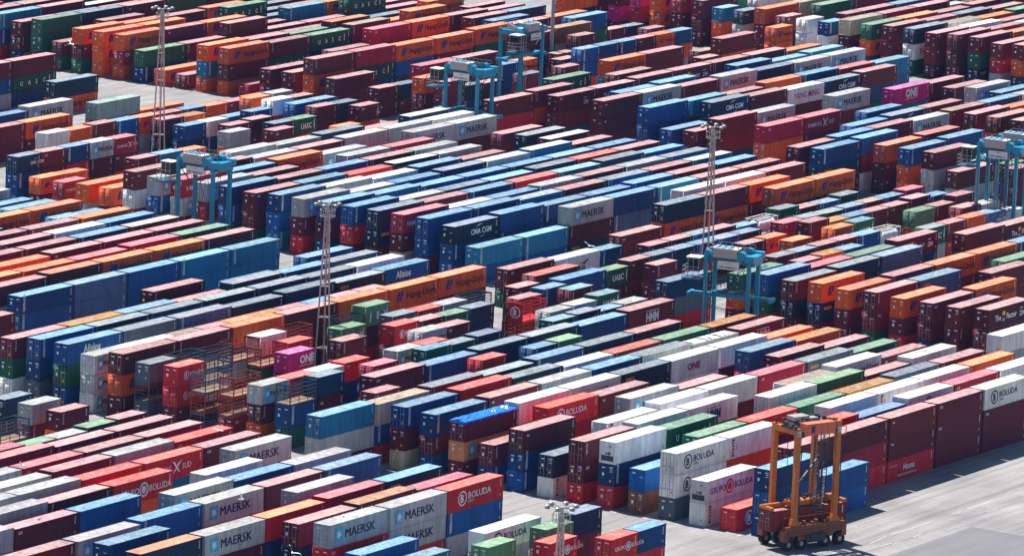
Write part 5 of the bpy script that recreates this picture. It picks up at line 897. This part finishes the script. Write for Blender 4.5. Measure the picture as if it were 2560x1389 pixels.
    b = MB(); b.box((-2.7,-1.0,CH-.7),(-.6,1.0,CH-.55)); put('roof', b.mesh('cab_roof', CREAM), cab)
    b = MB()
    for x in (-3.1,-2.3,-1.5,-.7): b.bar((x,-1.3,CH-3.6),(x,-1.3,CH-.5 if x > -2.5 else CH-1.9),.06); b.bar((x,1.2,CH-3.6),(x,1.2,CH-1.9),.06)
    for y in (-1.3,-.05,1.2): b.bar((-3.1,y,CH-3.6),(-3.1,y,CH-1.9),.06)
    for z in (CH-3.1, CH-2.5, CH-1.9): b.bar((-3.1,-1.3,z),(-.5,-1.3,z),.06); b.bar((-3.1,-1.3,z),(-3.1,1.2,z),.06)
    put('safety_cage', b.mesh('safety_cage', STEEL), cab)
    b = MB(); b.box((-3.2,-1.4,CH-3.75),(-.3,1.3,CH-3.55)); put('platform', b.mesh('cab_platform', TURQD), cab)
    # ladder down the near left leg
    b = MB()
    for y in (-.55,-.95): b.bar((.1,y,3.2),(.1,y,CH-3.7),.05)
    for k in range(26): b.bar((.1,-.55,3.3+k*.33),(.1,-.95,3.3+k*.33),.035)
    put('ladder', b.mesh('ladder', STEEL), r)
    b = MB()
    for y in (0, CW): b.bar((.3,y,CH-1.2),(1.9,y,CH-2.9),.1); b.bar((CL-.3,y,CH-1.2),(CL-1.9,y,CH-2.9),.1); b.bar((1.9,y,CH-2.9),(CL-1.9,y,CH-2.9),.08)
    for k in range(5): b.bar((1.2+k*.9,.1,CH-1.1),(2.0+k*.5,CW*.5,spread_z+.8),.035); b.bar((1.2+k*.9,CW-.1,CH-1.1),(2.2+k*.5,CW*.5,spread_z+.8),.035)
    put('stay_cable', b.mesh('stay_cable', DARK), r)
    b = MB()
    for k in range(5): b.cyl((CL/2-2.2+k*.9,.2,CH+.95),(CL/2-2.2+k*.9,.2,CH+1.35+.25*(k%2)),.1,8)
    for k in range(4): b.box((-.5+k*.35,1.2+k*.6,CH-.2),(-.1+k*.35,1.7+k*.6,CH+.5+.1*k))
    put('exhaust_stack', b.mesh('exhaust_stack', STEEL), r)
    spreader(r, spread_z, TURQ, TURQD)
    return r
def spreader(r, z, mat, mat2, half=6.1):
    cx, cy = CL/2, CW/2
    b = MB(); b.box((cx-3.0,cy-.55,z),(cx+3.0,cy+.55,z+.6)); b.box((cx-half,cy-.32,z+.08),(cx+half,cy+.32,z+.5))
    for s in (-1, 1): b.box((cx+s*half-.22,cy-1.2,z-.1),(cx+s*half+.22,cy+1.2,z+.45))
    sp = put('spreader', b.mesh('spreader', mat), r)
    b = MB()
    for k in range(7): b.box((cx-2.6+k*.8,cy-.9+.3*(k%2),z+.6),(cx-2.1+k*.8,cy+.5-.2*(k%3),z+.85+.2*(k%3)))
    put('winch_gear', b.mesh('winch_gear', mat2), sp)
    b = MB()
    for dx in (-2.3, 2.3):
        for dy in (-.9, .9):
            b.bar((cx+dx*.75,cy+dy*.6,z+.6),(cx+dx,cy+dy*1.5,CH-1.0),.05); b.bar((cx+dx,cy+dy*.4,z+.6),(cx-dx*.3,cy+dy*1.4,CH-1.0),.035)
    put('hoist_cable', b.mesh('hoist_cable', DARK), r)
blue_carrier((765.57, 561.18, 0), math.radians(-89), 'turquoise straddle carrier in the far left aisle beside a grey container with a star', 4)
blue_carrier((871.60, 583.84, 0), math.radians(-90), 'turquoise straddle carrier facing left, just in front of the other one by the grey pole', 7.5)
blue_carrier((914.55, 596.86, 0), math.radians(0), 'turquoise straddle carrier standing over a container row beside the plain grey pole', 10.2)
blue_carrier((757.62, 461.55, 0), math.radians(-76), 'turquoise straddle carrier with its long spreader hanging halfway down, centre right', 9)
blue_carrier((870.32, 480.42, 0), math.radians(-82), 'turquoise straddle carrier with a full banner at the right edge, nearer of the pair', 2.8)
blue_carrier((877.72, 481.02, 0), math.radians(-82), 'turquoise straddle carrier at the right edge, partly hidden behind its nearer twin', 2.8)

def orange_carrier(loc, rz):
    r = empty('straddle_carrier', loc, rz)
    tag(r, 'orange-yellow straddle carrier holding a dark red container on the open concrete', 'straddle carrier')
    lw, ld = .68, .56
    for x in (0, CL):
        for y in (0, CW):
            b = MB(); b.box((x-lw/2,y-ld/2,3.4),(x+lw/2,y+ld/2,CH))
            for a in range(4): b.box((x-lw/2-.12*(4-a),y-ld/2-.04,3.1+.22*a),(x+lw/2+.12*(4-a),y+ld/2+.04,3.32+.22*a))
            lg = put('leg', b.mesh('leg', ORNG), r)
            if y == 0:
                p = MB(); p.box((x-.32,y-ld/2-.02,CH-.95),(x+.28,y-ld/2,CH-.3)); pl = put('number_plate', p.mesh('number_plate', LAMP), lg)
                t = text_shape('61', .62, BK, x-.3, CH-.85, .02, sx=.8); t.v = [(v[0], y-ld/2-.024, v[2]) for v in t.v]; put('lettering', t.mesh('lettering', MARK), lg)
    for y in (0, CW):
        b = MB(); b.box((-1.5,y-.45,1.9),(CL+1.5,y+.45,3.1)); b.box((-1.75,y-.5,1.2),(-1.0,y+.5,2.6)); b.box((CL+1.0,y-.5,1.2),(CL+1.75,y+.5,2.6))
        bm = put('wheel_beam', b.mesh('wheel_beam', ORNGB), r)
        if y == 0:
            s = MB()
            for z in (2.15, 2.5): s.box((-1.35,-.47,z),(CL+1.35,-.45,z+.12), (1,1,1))
            put('beam_stripe', s.mesh('beam_stripe', DARK), bm)
            s = MB(); s.box((1.7,-.62,.9),(CL-1.7,.2,2.0)); s.box((2.3,-.8,1.2),(CL-2.4,-.6,1.9)); put('engine_bay', s.mesh('engine_bay', DARK), bm)
            s = MB(); s.box((.4,-.55,1.3),(1.0,-.4,1.85)); s.box((1.1,-.55,1.3),(1.5,-.4,1.85)); s.box((CL-1.3,-.55,1.5),(CL-.6,-.4,2.0)); put('tool_box', s.mesh('tool_box', ORNGB), bm)
            s = MB()
            for k in range(10): s.box((.1+k*.65,-.3,3.1),(.45+k*.65,.35,3.25+.2*(k%3)))
            put('hydraulic_unit', s.mesh('hydraulic_unit', ORNGB), bm)
            s = MB()
            for k in range(5): s.bar((-1.78,-.45,1.2+.28*k),(-1.0,-.53,1.45+.28*k),.1,.04)
            put('hazard_stripe', s.mesh('hazard_stripe', DARK), bm)
    carrier_wheels(r, ORNGB)
    for x in (0, CL):
        b = MB(); b.box((x-.36,ld/2,CH-.85),(x+.36,CW-ld/2,CH-.1)); put('cross_girder', b.mesh('cross_girder', ORNG), r)
    for y in (0, CW):
        b = MB(); b.box((lw/2,y-.25,CH-1.0),(CL-lw/2,y+.25,CH-.35)); put('top_girder', b.mesh('top_girder', DARK), r)
    b = MB(); b.box((.75,-.75,CH-.9),(CL-1.05,.55,CH+.62)); eh = put('engine_house', b.mesh('engine_house', REDDECK), r)
    b = MB()
    for x in (2.2, 3.15, 4.1): b.box((x,-.765,CH-.8),(x+.03,-.75,CH+.55))
    b.box((1.55,-.765,CH-.55),(2.1,-.75,CH+.35)); put('panel_seam', b.mesh('panel_seam', DARK), eh)
    b = MB(); rr = random.Random(2)
    for k in range(44):
        x, y = rr.uniform(-.8, CL-.1), rr.uniform(-.2, CW-.1); s = rr.uniform(.2,.6); b.box((x,y,CH-.15),(x+s,y+s*.8,CH+rr.uniform(.1,.8)))
    put('deck_machinery', b.mesh('deck_machinery', DARK), r)
    b = MB(); b.box((1.0,2.0,CH+.5),(3.4,3.6,CH+1.0)); b.box((3.7,2.2,CH+.3),(5.0,3.4,CH+.6)); put('exhaust_cover', b.mesh('exhaust_cover', STEEL), r)
    b = MB(); b.box((CL-.35,-.3,CH),(CL+.35,.3,CH+.5)); b.box((CL-.25,.4,CH),(CL+.2,.9,CH+.75)); put('lamp_box', b.mesh('lamp_box', ORNG), r)
    b = MB()
    for z in (CH-.3, CH-1.3): b.bar((CL+.4,-.2,z),(CL+1.15,-.2,z),.08)
    b.bar((CL+1.15,-.2,CH-1.3),(CL+1.15,-.2,CH-.3),.08); put('hand_rail', b.mesh('hand_rail', ORNG), r)
    # caged stair between the right-hand legs
    b = MB()
    for (x,y) in ((CL-2.6,.5),(CL-1.3,.5),(CL-2.6,1.5),(CL-1.3,1.5)): b.bar((x,y,4.2),(x+.35,y,CH-.6),.09)
    for k in range(24):
        z = 4.4+k*.45; d = .35*(z-4.2)/(CH-4.8); b.bar((CL-2.6+d,.5,z),(CL-1.3+d,.5,z),.06); b.bar((CL-2.6+d,1.5,z),(CL-1.3+d,1.5,z),.06); b.bar((CL-2.6+d,.5,z),(CL-2.6+d,1.5,z),.04)
        if k % 2: b.bar((CL-2.6+d,.5,z),(CL-1.3+d,.5,z+.45),.035)
    put('stair_cage', b.mesh('stair_cage', DARK), r)
    b = MB(); b.bar((.4,.2,8.2),(CL-2.0,.9,11.6),.22); b.bar((CL-1.4,1.0,4.2),(CL-1.4,1.0,10.8),.1); put('cable_chain', b.mesh('cable_chain', DARK), r)
    cx, cy = CL/2, CW/2; z = 5.08
    b = MB(); b.box((cx-2.6,cy-.7,z+.1),(cx+2.6,cy+.7,z+.75)); b.box((cx-6.0,cy+.3,z),(cx-2.6,cy+.75,z+.5)); b.box((cx+2.6,cy+.3,z),(cx+6.0,cy+.75,z+.5))
    b.box((cx-6.1,cy-1.2,z),(cx-5.6,cy+1.2,z+.35)); b.box((cx+5.6,cy-1.2,z),(cx+6.1,cy+1.2,z+.35)); b.box((cx+3.7,cy-.3,z+.5),(cx+5.1,cy+.4,z+.95)); sp = put('spreader', b.mesh('spreader', ORNG), r)
    b = MB(); rr = random.Random(5)
    for k in range(26):
        x, y = cx+rr.uniform(-2.5,2.5), cy+rr.uniform(-.7,.6); s = rr.uniform(.12,.4); b.box((x,y,z+.75),(x+s,y+s,z+.75+rr.uniform(.1,.5)))
    put('winch_gear', b.mesh('winch_gear', DARK), sp)
    b = MB()
    for dx in (-2.0, 2.0):
        for dy in (-.8,.8): b.bar((cx+dx,cy+dy,z+.6),(cx+dx*1.1,cy+dy*1.3,CH-.9),.06)
    put('hoist_cable', b.mesh('hoist_cable', DARK), r)
    b = MB(); rr = random.Random(8)
    for x in (0, CL):
        for k in range(3): b.bar((x+lw/2+.05+.06*k,-ld/2-.03,3.6),(x+lw/2+.05+.06*k,-ld/2-.03,CH-1.2-.8*k),.04)
    for k in range(7): b.bar((.2+k*.95,-.3,CH+.1),(.6+k*.9,CW*.5+.6*math.sin(k*2.),CH+.35+.2*(k%2)),.06)
    put('hydraulic_hose', b.mesh('hydraulic_hose', DARK), r)
    b = MB()
    for x in np.linspace(-1.3, CL+1.3, 8): b.bar((x,.4,3.1),(x,.4,4.1),.05)
    for z in (3.6, 4.1): b.bar((-1.3,.4,z),(CL+1.3,.4,z),.05)
    put('beam_railing', b.mesh('beam_railing', ORNGB), r)
    return r
OC = (664.53, 390.29, 0); OR = math.radians(-20.07)
orange_carrier(OC, OR)
# the container it carries
M = Matrix.Rotation(OR, 3, 'Z'); p = Vector(OC)+M @ Vector((CL/2-6.096, CW/2-1.219, 5.0-2.591))
B = Box(); B.is20 = False; B.h = 2.591; B.L = L40; B.c = 'm'; B.logo = ''; B.endfree = True; B.doors = True; B.fl = ''; B.seed = 2
B.col = lin(122,46,42); B.rcol = lin(160,110,100)
S = shapes(B); o = put('shipping_container', mesh_of((size_key(B),'open'), S['open'], 'container_body', PAINT), None, p, OR, B.col); add_parts(B, o)
tag(o, 'brownish red container hanging inside the orange straddle carrier just above the ground', 'shipping container')

# ------------------------------------------------------------------ lighting masts
def mast(loc, h, label, rz=0, lamps=6):
    r = empty('lighting_mast', loc, rz); tag(r, label, 'lighting mast', 'lattice lighting masts between the stacks')
    b = MB(); n = 11; Rb, Rt = 1.35, .26
    R = lambda t: Rb+(Rt-Rb)*t**.85
    P = lambda k, t: (R(t)*math.cos(2*math.pi*k/3+.5), R(t)*math.sin(2*math.pi*k/3+.5), h*t)
    for k in range(3):
        for i in range(n): b.bar(P(k,i/n), P(k,(i+1)/n), .17, .17, (1,1,1) if i % 2 else (.95,.9,.88))
    put('mast_leg', b.mesh('mast_leg', MASTP), r)
    b = MB()
    for i in range(0, n, 2):
        for k in range(3): b.bar(P(k,i/n), P((k+1)%3,i/n), .1)
    for i in range(n-5, n):
        for k in range(3): b.bar(P(k,i/n), P((k+1)%3,(i+1)/n), .06)
    put('lattice_brace', b.mesh('lattice_brace', MASTP), r)
    b = MB()
    for y in (-.16,.16): b.bar((0,y,0),(0,y,h-1),.04)
    for k in range(int(h/.6)): b.bar((0,-.16,.5+k*.6),(0,.16,.5+k*.6),.03)
    put('ladder', b.mesh('ladder', MASTR), r)
    b = MB(); 
    for k in range(16):
        a, c = 2*math.pi*k/16, 2*math.pi*(k+1)/16
        for z in (h-1.0, h-.1): b.bar((1.05*math.cos(a),1.05*math.sin(a),z),(1.05*math.cos(c),1.05*math.sin(c),z),.07)
        if k % 2 == 0: b.bar((1.05*math.cos(a),1.05*math.sin(a),h-1.0),(1.05*math.cos(a),1.05*math.sin(a),h-.1),.06); b.bar((.1*math.cos(a),.1*math.sin(a),h-1.0),(1.05*math.cos(a),1.05*math.sin(a),h-1.0),.05)
    b.cyl((0,0,h-1.6),(0,0,h+.6),.2,8); put('lamp_platform', b.mesh('lamp_platform', STEEL), r)
    for k in range(lamps):
        a = 2*math.pi*k/lamps+.3; c, s = math.cos(a), math.sin(a)
        l = MB(); l.bar((.15*c,.15*s,h+.5),(1.5*c,1.5*s,h+.75),.09); l.ball((1.65*c,1.65*s,h+.72),.36,9,6,(1,1,.6)); l.box((1.65*c-.22,1.65*s-.22,h+.45),(1.65*c+.22,1.65*s+.22,h+.55)); put('floodlight', l.mesh('floodlight', FLOOD), r)
    return r
mast((832.70, 614.60, 0), 25, 'lattice lighting mast at the upper left above orange containers')
mast((708.47, 493.45, 0), 24, 'lattice lighting mast standing left of centre by the pink container')
mast((792.30, 482.49, 0), 26.5, 'lattice lighting mast behind the central turquoise straddle carrier')
mast((573.96, 366.85, 0), 24, 'lattice lighting mast cut by the bottom edge beside a navy container')
r = empty('lighting_pole', (955.6, 617.2, 0)); tag(r, 'plain tapered grey lighting pole running out of the top of the picture', 'lighting pole')
b = MB(); b.cyl((0,0,0),(0,0,34),.42,14,.2); put('shaft', b.mesh('shaft', flat('grey_pole_paint', (150,146,150), .5)), r)
b = MB(); b.cyl((0,0,0),(0,0,.5),.7,14); put('base_flange', b.mesh('base_flange', STEEL), r)
b = MB()
for k in range(8):
    a = math.pi*k/4; b.bar((0,0,33.5),(1.6*math.cos(a),1.6*math.sin(a),33.6),.1); b.box((1.6*math.cos(a)-.3,1.6*math.sin(a)-.3,33.2),(1.6*math.cos(a)+.3,1.6*math.sin(a)+.3,33.6))
put('floodlight_ring', b.mesh('floodlight_ring', LAMP), r)

# ------------------------------------------------------------------ gulls
def gull(loc, rz, span, up, bank, label, standing=False):
    r = empty('seagull', loc, rz); tag(r, label, 'seagull', 'white gulls over the yard'); r.rotation_euler = (bank, 0, rz); s = span/1.4; r.scale = (s,)*3
    b = MB(); n = 10; prof = [(-.32,.012),(-.25,.035),(-.16,.065),(-.05,.088),(.06,.09),(.14,.07),(.2,.052),(.25,.055),(.3,.045),(.335,.012)]
    for (x0,r0),(x1,r1) in zip(prof, prof[1:]): b.cyl((x0,0,.02*(x0>.18)),(x1,0,.02*(x1>.18)),r0,n,r1,cap=False)
    b.quad((-.31,-.02,0),(-.31,.02,0),(-.46,.09,0),(-.46,-.09,0))
    put('body', b.mesh('gull_body', FEATHER), r)
    for sd in (-1, 1):
        b = MB(); u = up if not standing else -.12
        pts = [(.1,-.09,0,.03),(.13,-.06,.35,u*.6),(.05,-.11,.55,u*.8),(-.08,-.14,.72,u*.75)]
        if standing: pts = [(.12,-.1,.05,.05),(.02,-.12,.1,.04),(-.15,-.2,.1,.02),(-.35,-.38,.05,.03)]
        for (a0,a1,y0,z0),(c0,c1,y1,z1) in zip(pts, pts[1:]):
            y0, y1 = sd*(y0+.05), sd*(y1+.05)
            b.quad((a0,y0,z0),(c0,y1,z1),(c1,y1,z1-.01),(a1,y0,z0-.01)); b.quad((a1,y0,z0-.025),(c1,y1,z1-.02),(c0,y1,z1-.02),(a0,y0,z0-.03))
        put('wing', b.mesh('gull_wing', FEATHER if up > .1 else WINGG), r)
    b = MB(); b.cyl((.325,0,.02),(.4,0,.005),.014,6,.003); put('beak', b.mesh('beak', BEAK), r)
    if standing:
        b = MB()
        for y in (-.035,.035): b.cyl((0,y,-.06),(0,y,-.25),.01,5)
        put('legs', b.mesh('gull_legs', BEAK), r)
    return r
gull((586.35, 451.73, 14.00), math.radians(100), 1.45, 0.42, 0.5, 'white gull with raised wings at the far lower left')
gull((582.95, 416.86, 16.00), math.radians(-60), 1.5, 0.5, -0.6, 'white gull flying over a pale grey container with dark lettering, lower left')
gull((618.95, 446.46, 14.00), math.radians(20), 1.3, 0.15, 0.2, 'small gull gliding over a red container roof')
gull((565.35, 396.98, 16.00), math.radians(40), 1.7, 0.5, 0.7, 'white gull flying low at the bottom edge')
gull((609.67, 420.83, 8.95), math.radians(20), 1.3, 0, 0, 'gull standing on the roof of a grey container', True)
gull((850.52, 647.00, 14.00), math.radians(-20), 1.8, 0.3, 0.3, 'gull gliding in front of orange containers at the upper left')
gull((779.86, 495.59, 9.00), math.radians(30), 1.6, 0.3, 0.4, 'gull passing between blue and maroon stacks')

# ------------------------------------------------------------------ ground
def sheet(name, pts, z, mat):
    me = bpy.data.meshes.new(name); me.from_pydata([(x,y,z) for x,y in pts], [], [tuple(range(len(pts)))]); me.materials.append(mat)
    o = put(name, me); o['kind'] = 'structure'; return o
def concrete(name, a, b_, scale, joints=True):
    m, t, b = nt(name); L = t.links.new; ge = N(t, 'ShaderNodeNewGeometry')
    n1 = N(t, 'ShaderNodeTexNoise', Scale=.09, Detail=6., Roughness=.6); L(ge.outputs['Position'], n1.inputs['Vector'])
    mp = N(t, 'ShaderNodeMapping'); mp.inputs['Scale'].default_value = (.05, .6, 1); mp.inputs['Rotation'].default_value = (0,0,math.radians(6)); L(ge.outputs['Position'], mp.inputs['Vector'])
    n2 = N(t, 'ShaderNodeTexNoise', Scale=1., Detail=5., Roughness=.7); L(mp.outputs['Vector'], n2.inputs['Vector'])
    n3 = N(t, 'ShaderNodeTexNoise', Scale=1.6, Detail=5., Roughness=.75); L(ge.outputs['Position'], n3.inputs['Vector'])
    ad = N(t, 'ShaderNodeMath', operation='ADD'); L(n1.outputs['Fac'], ad.inputs[0]); L(n2.outputs['Fac'], ad.inputs[1])
    a2 = N(t, 'ShaderNodeMath', operation='MULTIPLY_ADD'); L(n3.outputs['Fac'], a2.inputs[0]); a2.inputs[1].default_value = .35; L(ad.outputs['Value'], a2.inputs[2])
    r = N(t, 'ShaderNodeMapRange'); r.inputs['From Min'].default_value = .85; r.inputs['From Max'].default_value = 1.5; L(a2.outputs['Value'], r.inputs['Value'])
    mx = N(t, 'ShaderNodeMix', data_type='RGBA'); mx.inputs['A'].default_value = (*lin(*a), 1); mx.inputs['B'].default_value = (*lin(*b_), 1); L(r.outputs['Result'], mx.inputs['Factor'])
    out = mx.outputs['Result']
    if joints:
        br = N(t, 'ShaderNodeTexBrick', Scale=1.); br.offset = 0; br.inputs['Color1'].default_value = (1,1,1,1); br.inputs['Color2'].default_value = (.94,.93,.92,1); br.inputs['Mortar'].default_value = (.72,.72,.72,1)
        br.inputs['Brick Width'].default_value = 9.; br.inputs['Row Height'].default_value = 4.6; br.inputs['Mortar Size'].default_value = .05; L(ge.outputs['Position'], br.inputs['Vector'])
        m2 = N(t, 'ShaderNodeMix', data_type='RGBA', blend_type='MULTIPLY'); m2.inputs['Factor'].default_value = 1; L(out, m2.inputs['A']); L(br.outputs['Color'], m2.inputs['B']); out = m2.outputs['Result']
    mt = N(t, 'ShaderNodeMapping'); mt.inputs['Scale'].default_value = (.012, .55, 1); mt.inputs['Rotation'].default_value = (0,0,math.radians(-4)); L(ge.outputs['Position'], mt.inputs['Vector'])
    t1 = N(t, 'ShaderNodeTexNoise', Scale=1., Detail=3., Distortion=.4); L(mt.outputs['Vector'], t1.inputs['Vector'])
    tr = N(t, 'ShaderNodeMapRange'); tr.inputs['From Min'].default_value = .54; tr.inputs['From Max'].default_value = .7; tr.inputs['To Max'].default_value = .6; L(t1.outputs['Fac'], tr.inputs['Value'])
    m3 = N(t, 'ShaderNodeMix', data_type='RGBA'); m3.inputs['B'].default_value = (*lin(88,86,88), 1); L(tr.outputs['Result'], m3.inputs['Factor']); L(out, m3.inputs['A'])
    s1 = N(t, 'ShaderNodeTexNoise', Scale=.35, Detail=5., Roughness=.65); L(ge.outputs['Position'], s1.inputs['Vector'])
    sr = N(t, 'ShaderNodeMapRange'); sr.inputs['From Min'].default_value = .6; sr.inputs['From Max'].default_value = .74; sr.inputs['To Max'].default_value = .5; L(s1.outputs['Fac'], sr.inputs['Value'])
    m4 = N(t, 'ShaderNodeMix', data_type='RGBA'); m4.inputs['B'].default_value = (*lin(92,88,86), 1); L(sr.outputs['Result'], m4.inputs['Factor']); L(m3.outputs['Result'], m4.inputs['A'])
    L(m4.outputs['Result'], b.inputs['Base Color']); b.inputs['Roughness'].default_value = .85
    return m
CONC = concrete('yard_concrete', (98,97,98), (148,144,140), 1)
ASPH = concrete('darker_patched_asphalt', (92,91,95), (108,106,109), 1, False)
sheet('ground', [(-3000,-3000),(4500,-3000),(4500,4500),(-3000,4500)], 0, CONC)
sheet('asphalt_lane', [(669.94, 379.79), (691.85, 379.93), (691.77, 372.31), (687.98, 350.83), (610.74, 327.37), (587.36, 353.24)], .004, ASPH)
lm = MB()
def dash(p, q, w=.1):
    p, q = Vector((*p,.009)), Vector((*q,.009)); d = (q-p).normalized(); n = Vector((-d.y,d.x,0))*w/2; lm.quad(p-n, q-n, q+n, p+n)
for p, q in [((674.51, 384.95), (679.41, 385.32)), ((680.60, 385.42), (683.30, 385.37)), ((683.39, 385.27), (691.07, 385.26)), ((700.45, 385.39), (703.07, 385.38)), ((703.42, 385.43), (706.34, 385.28)), ((681.34, 382.61), (683.53, 382.70)), ((700.56, 382.62), (703.02, 382.51)), ((696.33, 385.44), (698.43, 385.29)), ((674.13, 383.12), (676.56, 382.92)), ((676.16, 382.54), (677.75, 382.44))]: dash(p, q)
for k in range(-1, 4):                                       # short ticks that mark the head of each row
    xe = X0+SLOT*9*k
    for row in range(-3, 72):
        y = Y0+ROW*row-1.1
        dash((xe-1.4,y),(xe-.2,y),.16); dash((xe+SLOT*7+.2,y),(xe+SLOT*7+1.4,y),.16)
o = put('lane_marking', lm.mesh('lane_marking', LINE)); o['kind'] = 'structure'

# ------------------------------------------------------------------ the kilometre of sea air between the camera and the yard
hz = MB(); hz.box((-60,-60,-1),(1500,1100,200)); hm = bpy.data.materials.new('sea_air'); hm.use_nodes = True; ht = hm.node_tree; ht.nodes.clear()
ho = ht.nodes.new('ShaderNodeOutputMaterial'); hv = ht.nodes.new('ShaderNodeVolumePrincipled'); ht.links.new(hv.outputs['Volume'], ho.inputs['Volume'])
hv.inputs['Color'].default_value = (.3, .5, 1, 1); hv.inputs['Density'].default_value = .00002; hv.inputs['Anisotropy'].default_value = .2
o = put('haze', hz.mesh('haze', hm)); o['kind'] = 'stuff'; o['label'] = 'thin blue sea haze lying over the whole yard'

# ------------------------------------------------------------------ light, sky, camera
w = bpy.data.worlds.new('World'); SCN.world = w; w.use_nodes = True; t = w.node_tree
sky = t.nodes.new('ShaderNodeTexSky'); sky.sky_type = 'NISHITA'; sky.sun_disc = False
ts = Vector((.15, .59, 1.0)).normalized()
sky.sun_elevation = math.asin(ts.z); sky.sun_rotation = math.atan2(ts.x, ts.y); sky.air_density = 1.; sky.dust_density = .1; sky.ozone_density = 4.; sky.altitude = 50
bg = t.nodes['Background']; t.links.new(sky.outputs['Color'], bg.inputs['Color']); bg.inputs['Strength'].default_value = .066
s = bpy.data.lights.new('sun', 'SUN'); s.energy = 5.0; s.angle = math.radians(.53); s.color = (1., .965, .915)
so = bpy.data.objects.new('sun', s); COL.objects.link(so); so.location = (700, 500, 300); so.rotation_euler = (-ts).to_track_quat('-Z', 'Y').to_euler()

cam = bpy.data.cameras.new('camera'); cam.sensor_width = 36; cam.lens = 221.986; cam.clip_start = 5; cam.clip_end = 9000
co = bpy.data.objects.new('camera', cam); COL.objects.link(co); co.matrix_world = CAM; SCN.camera = co
SCN.view_settings.view_transform = 'Standard'; SCN.view_settings.look = 'None'; SCN.view_settings.exposure = 1.0; SCN.view_settings.gamma = 1
SCN.cycles.max_bounces = 6; SCN.cycles.diffuse_bounces = 4; SCN.cycles.glossy_bounces = 3
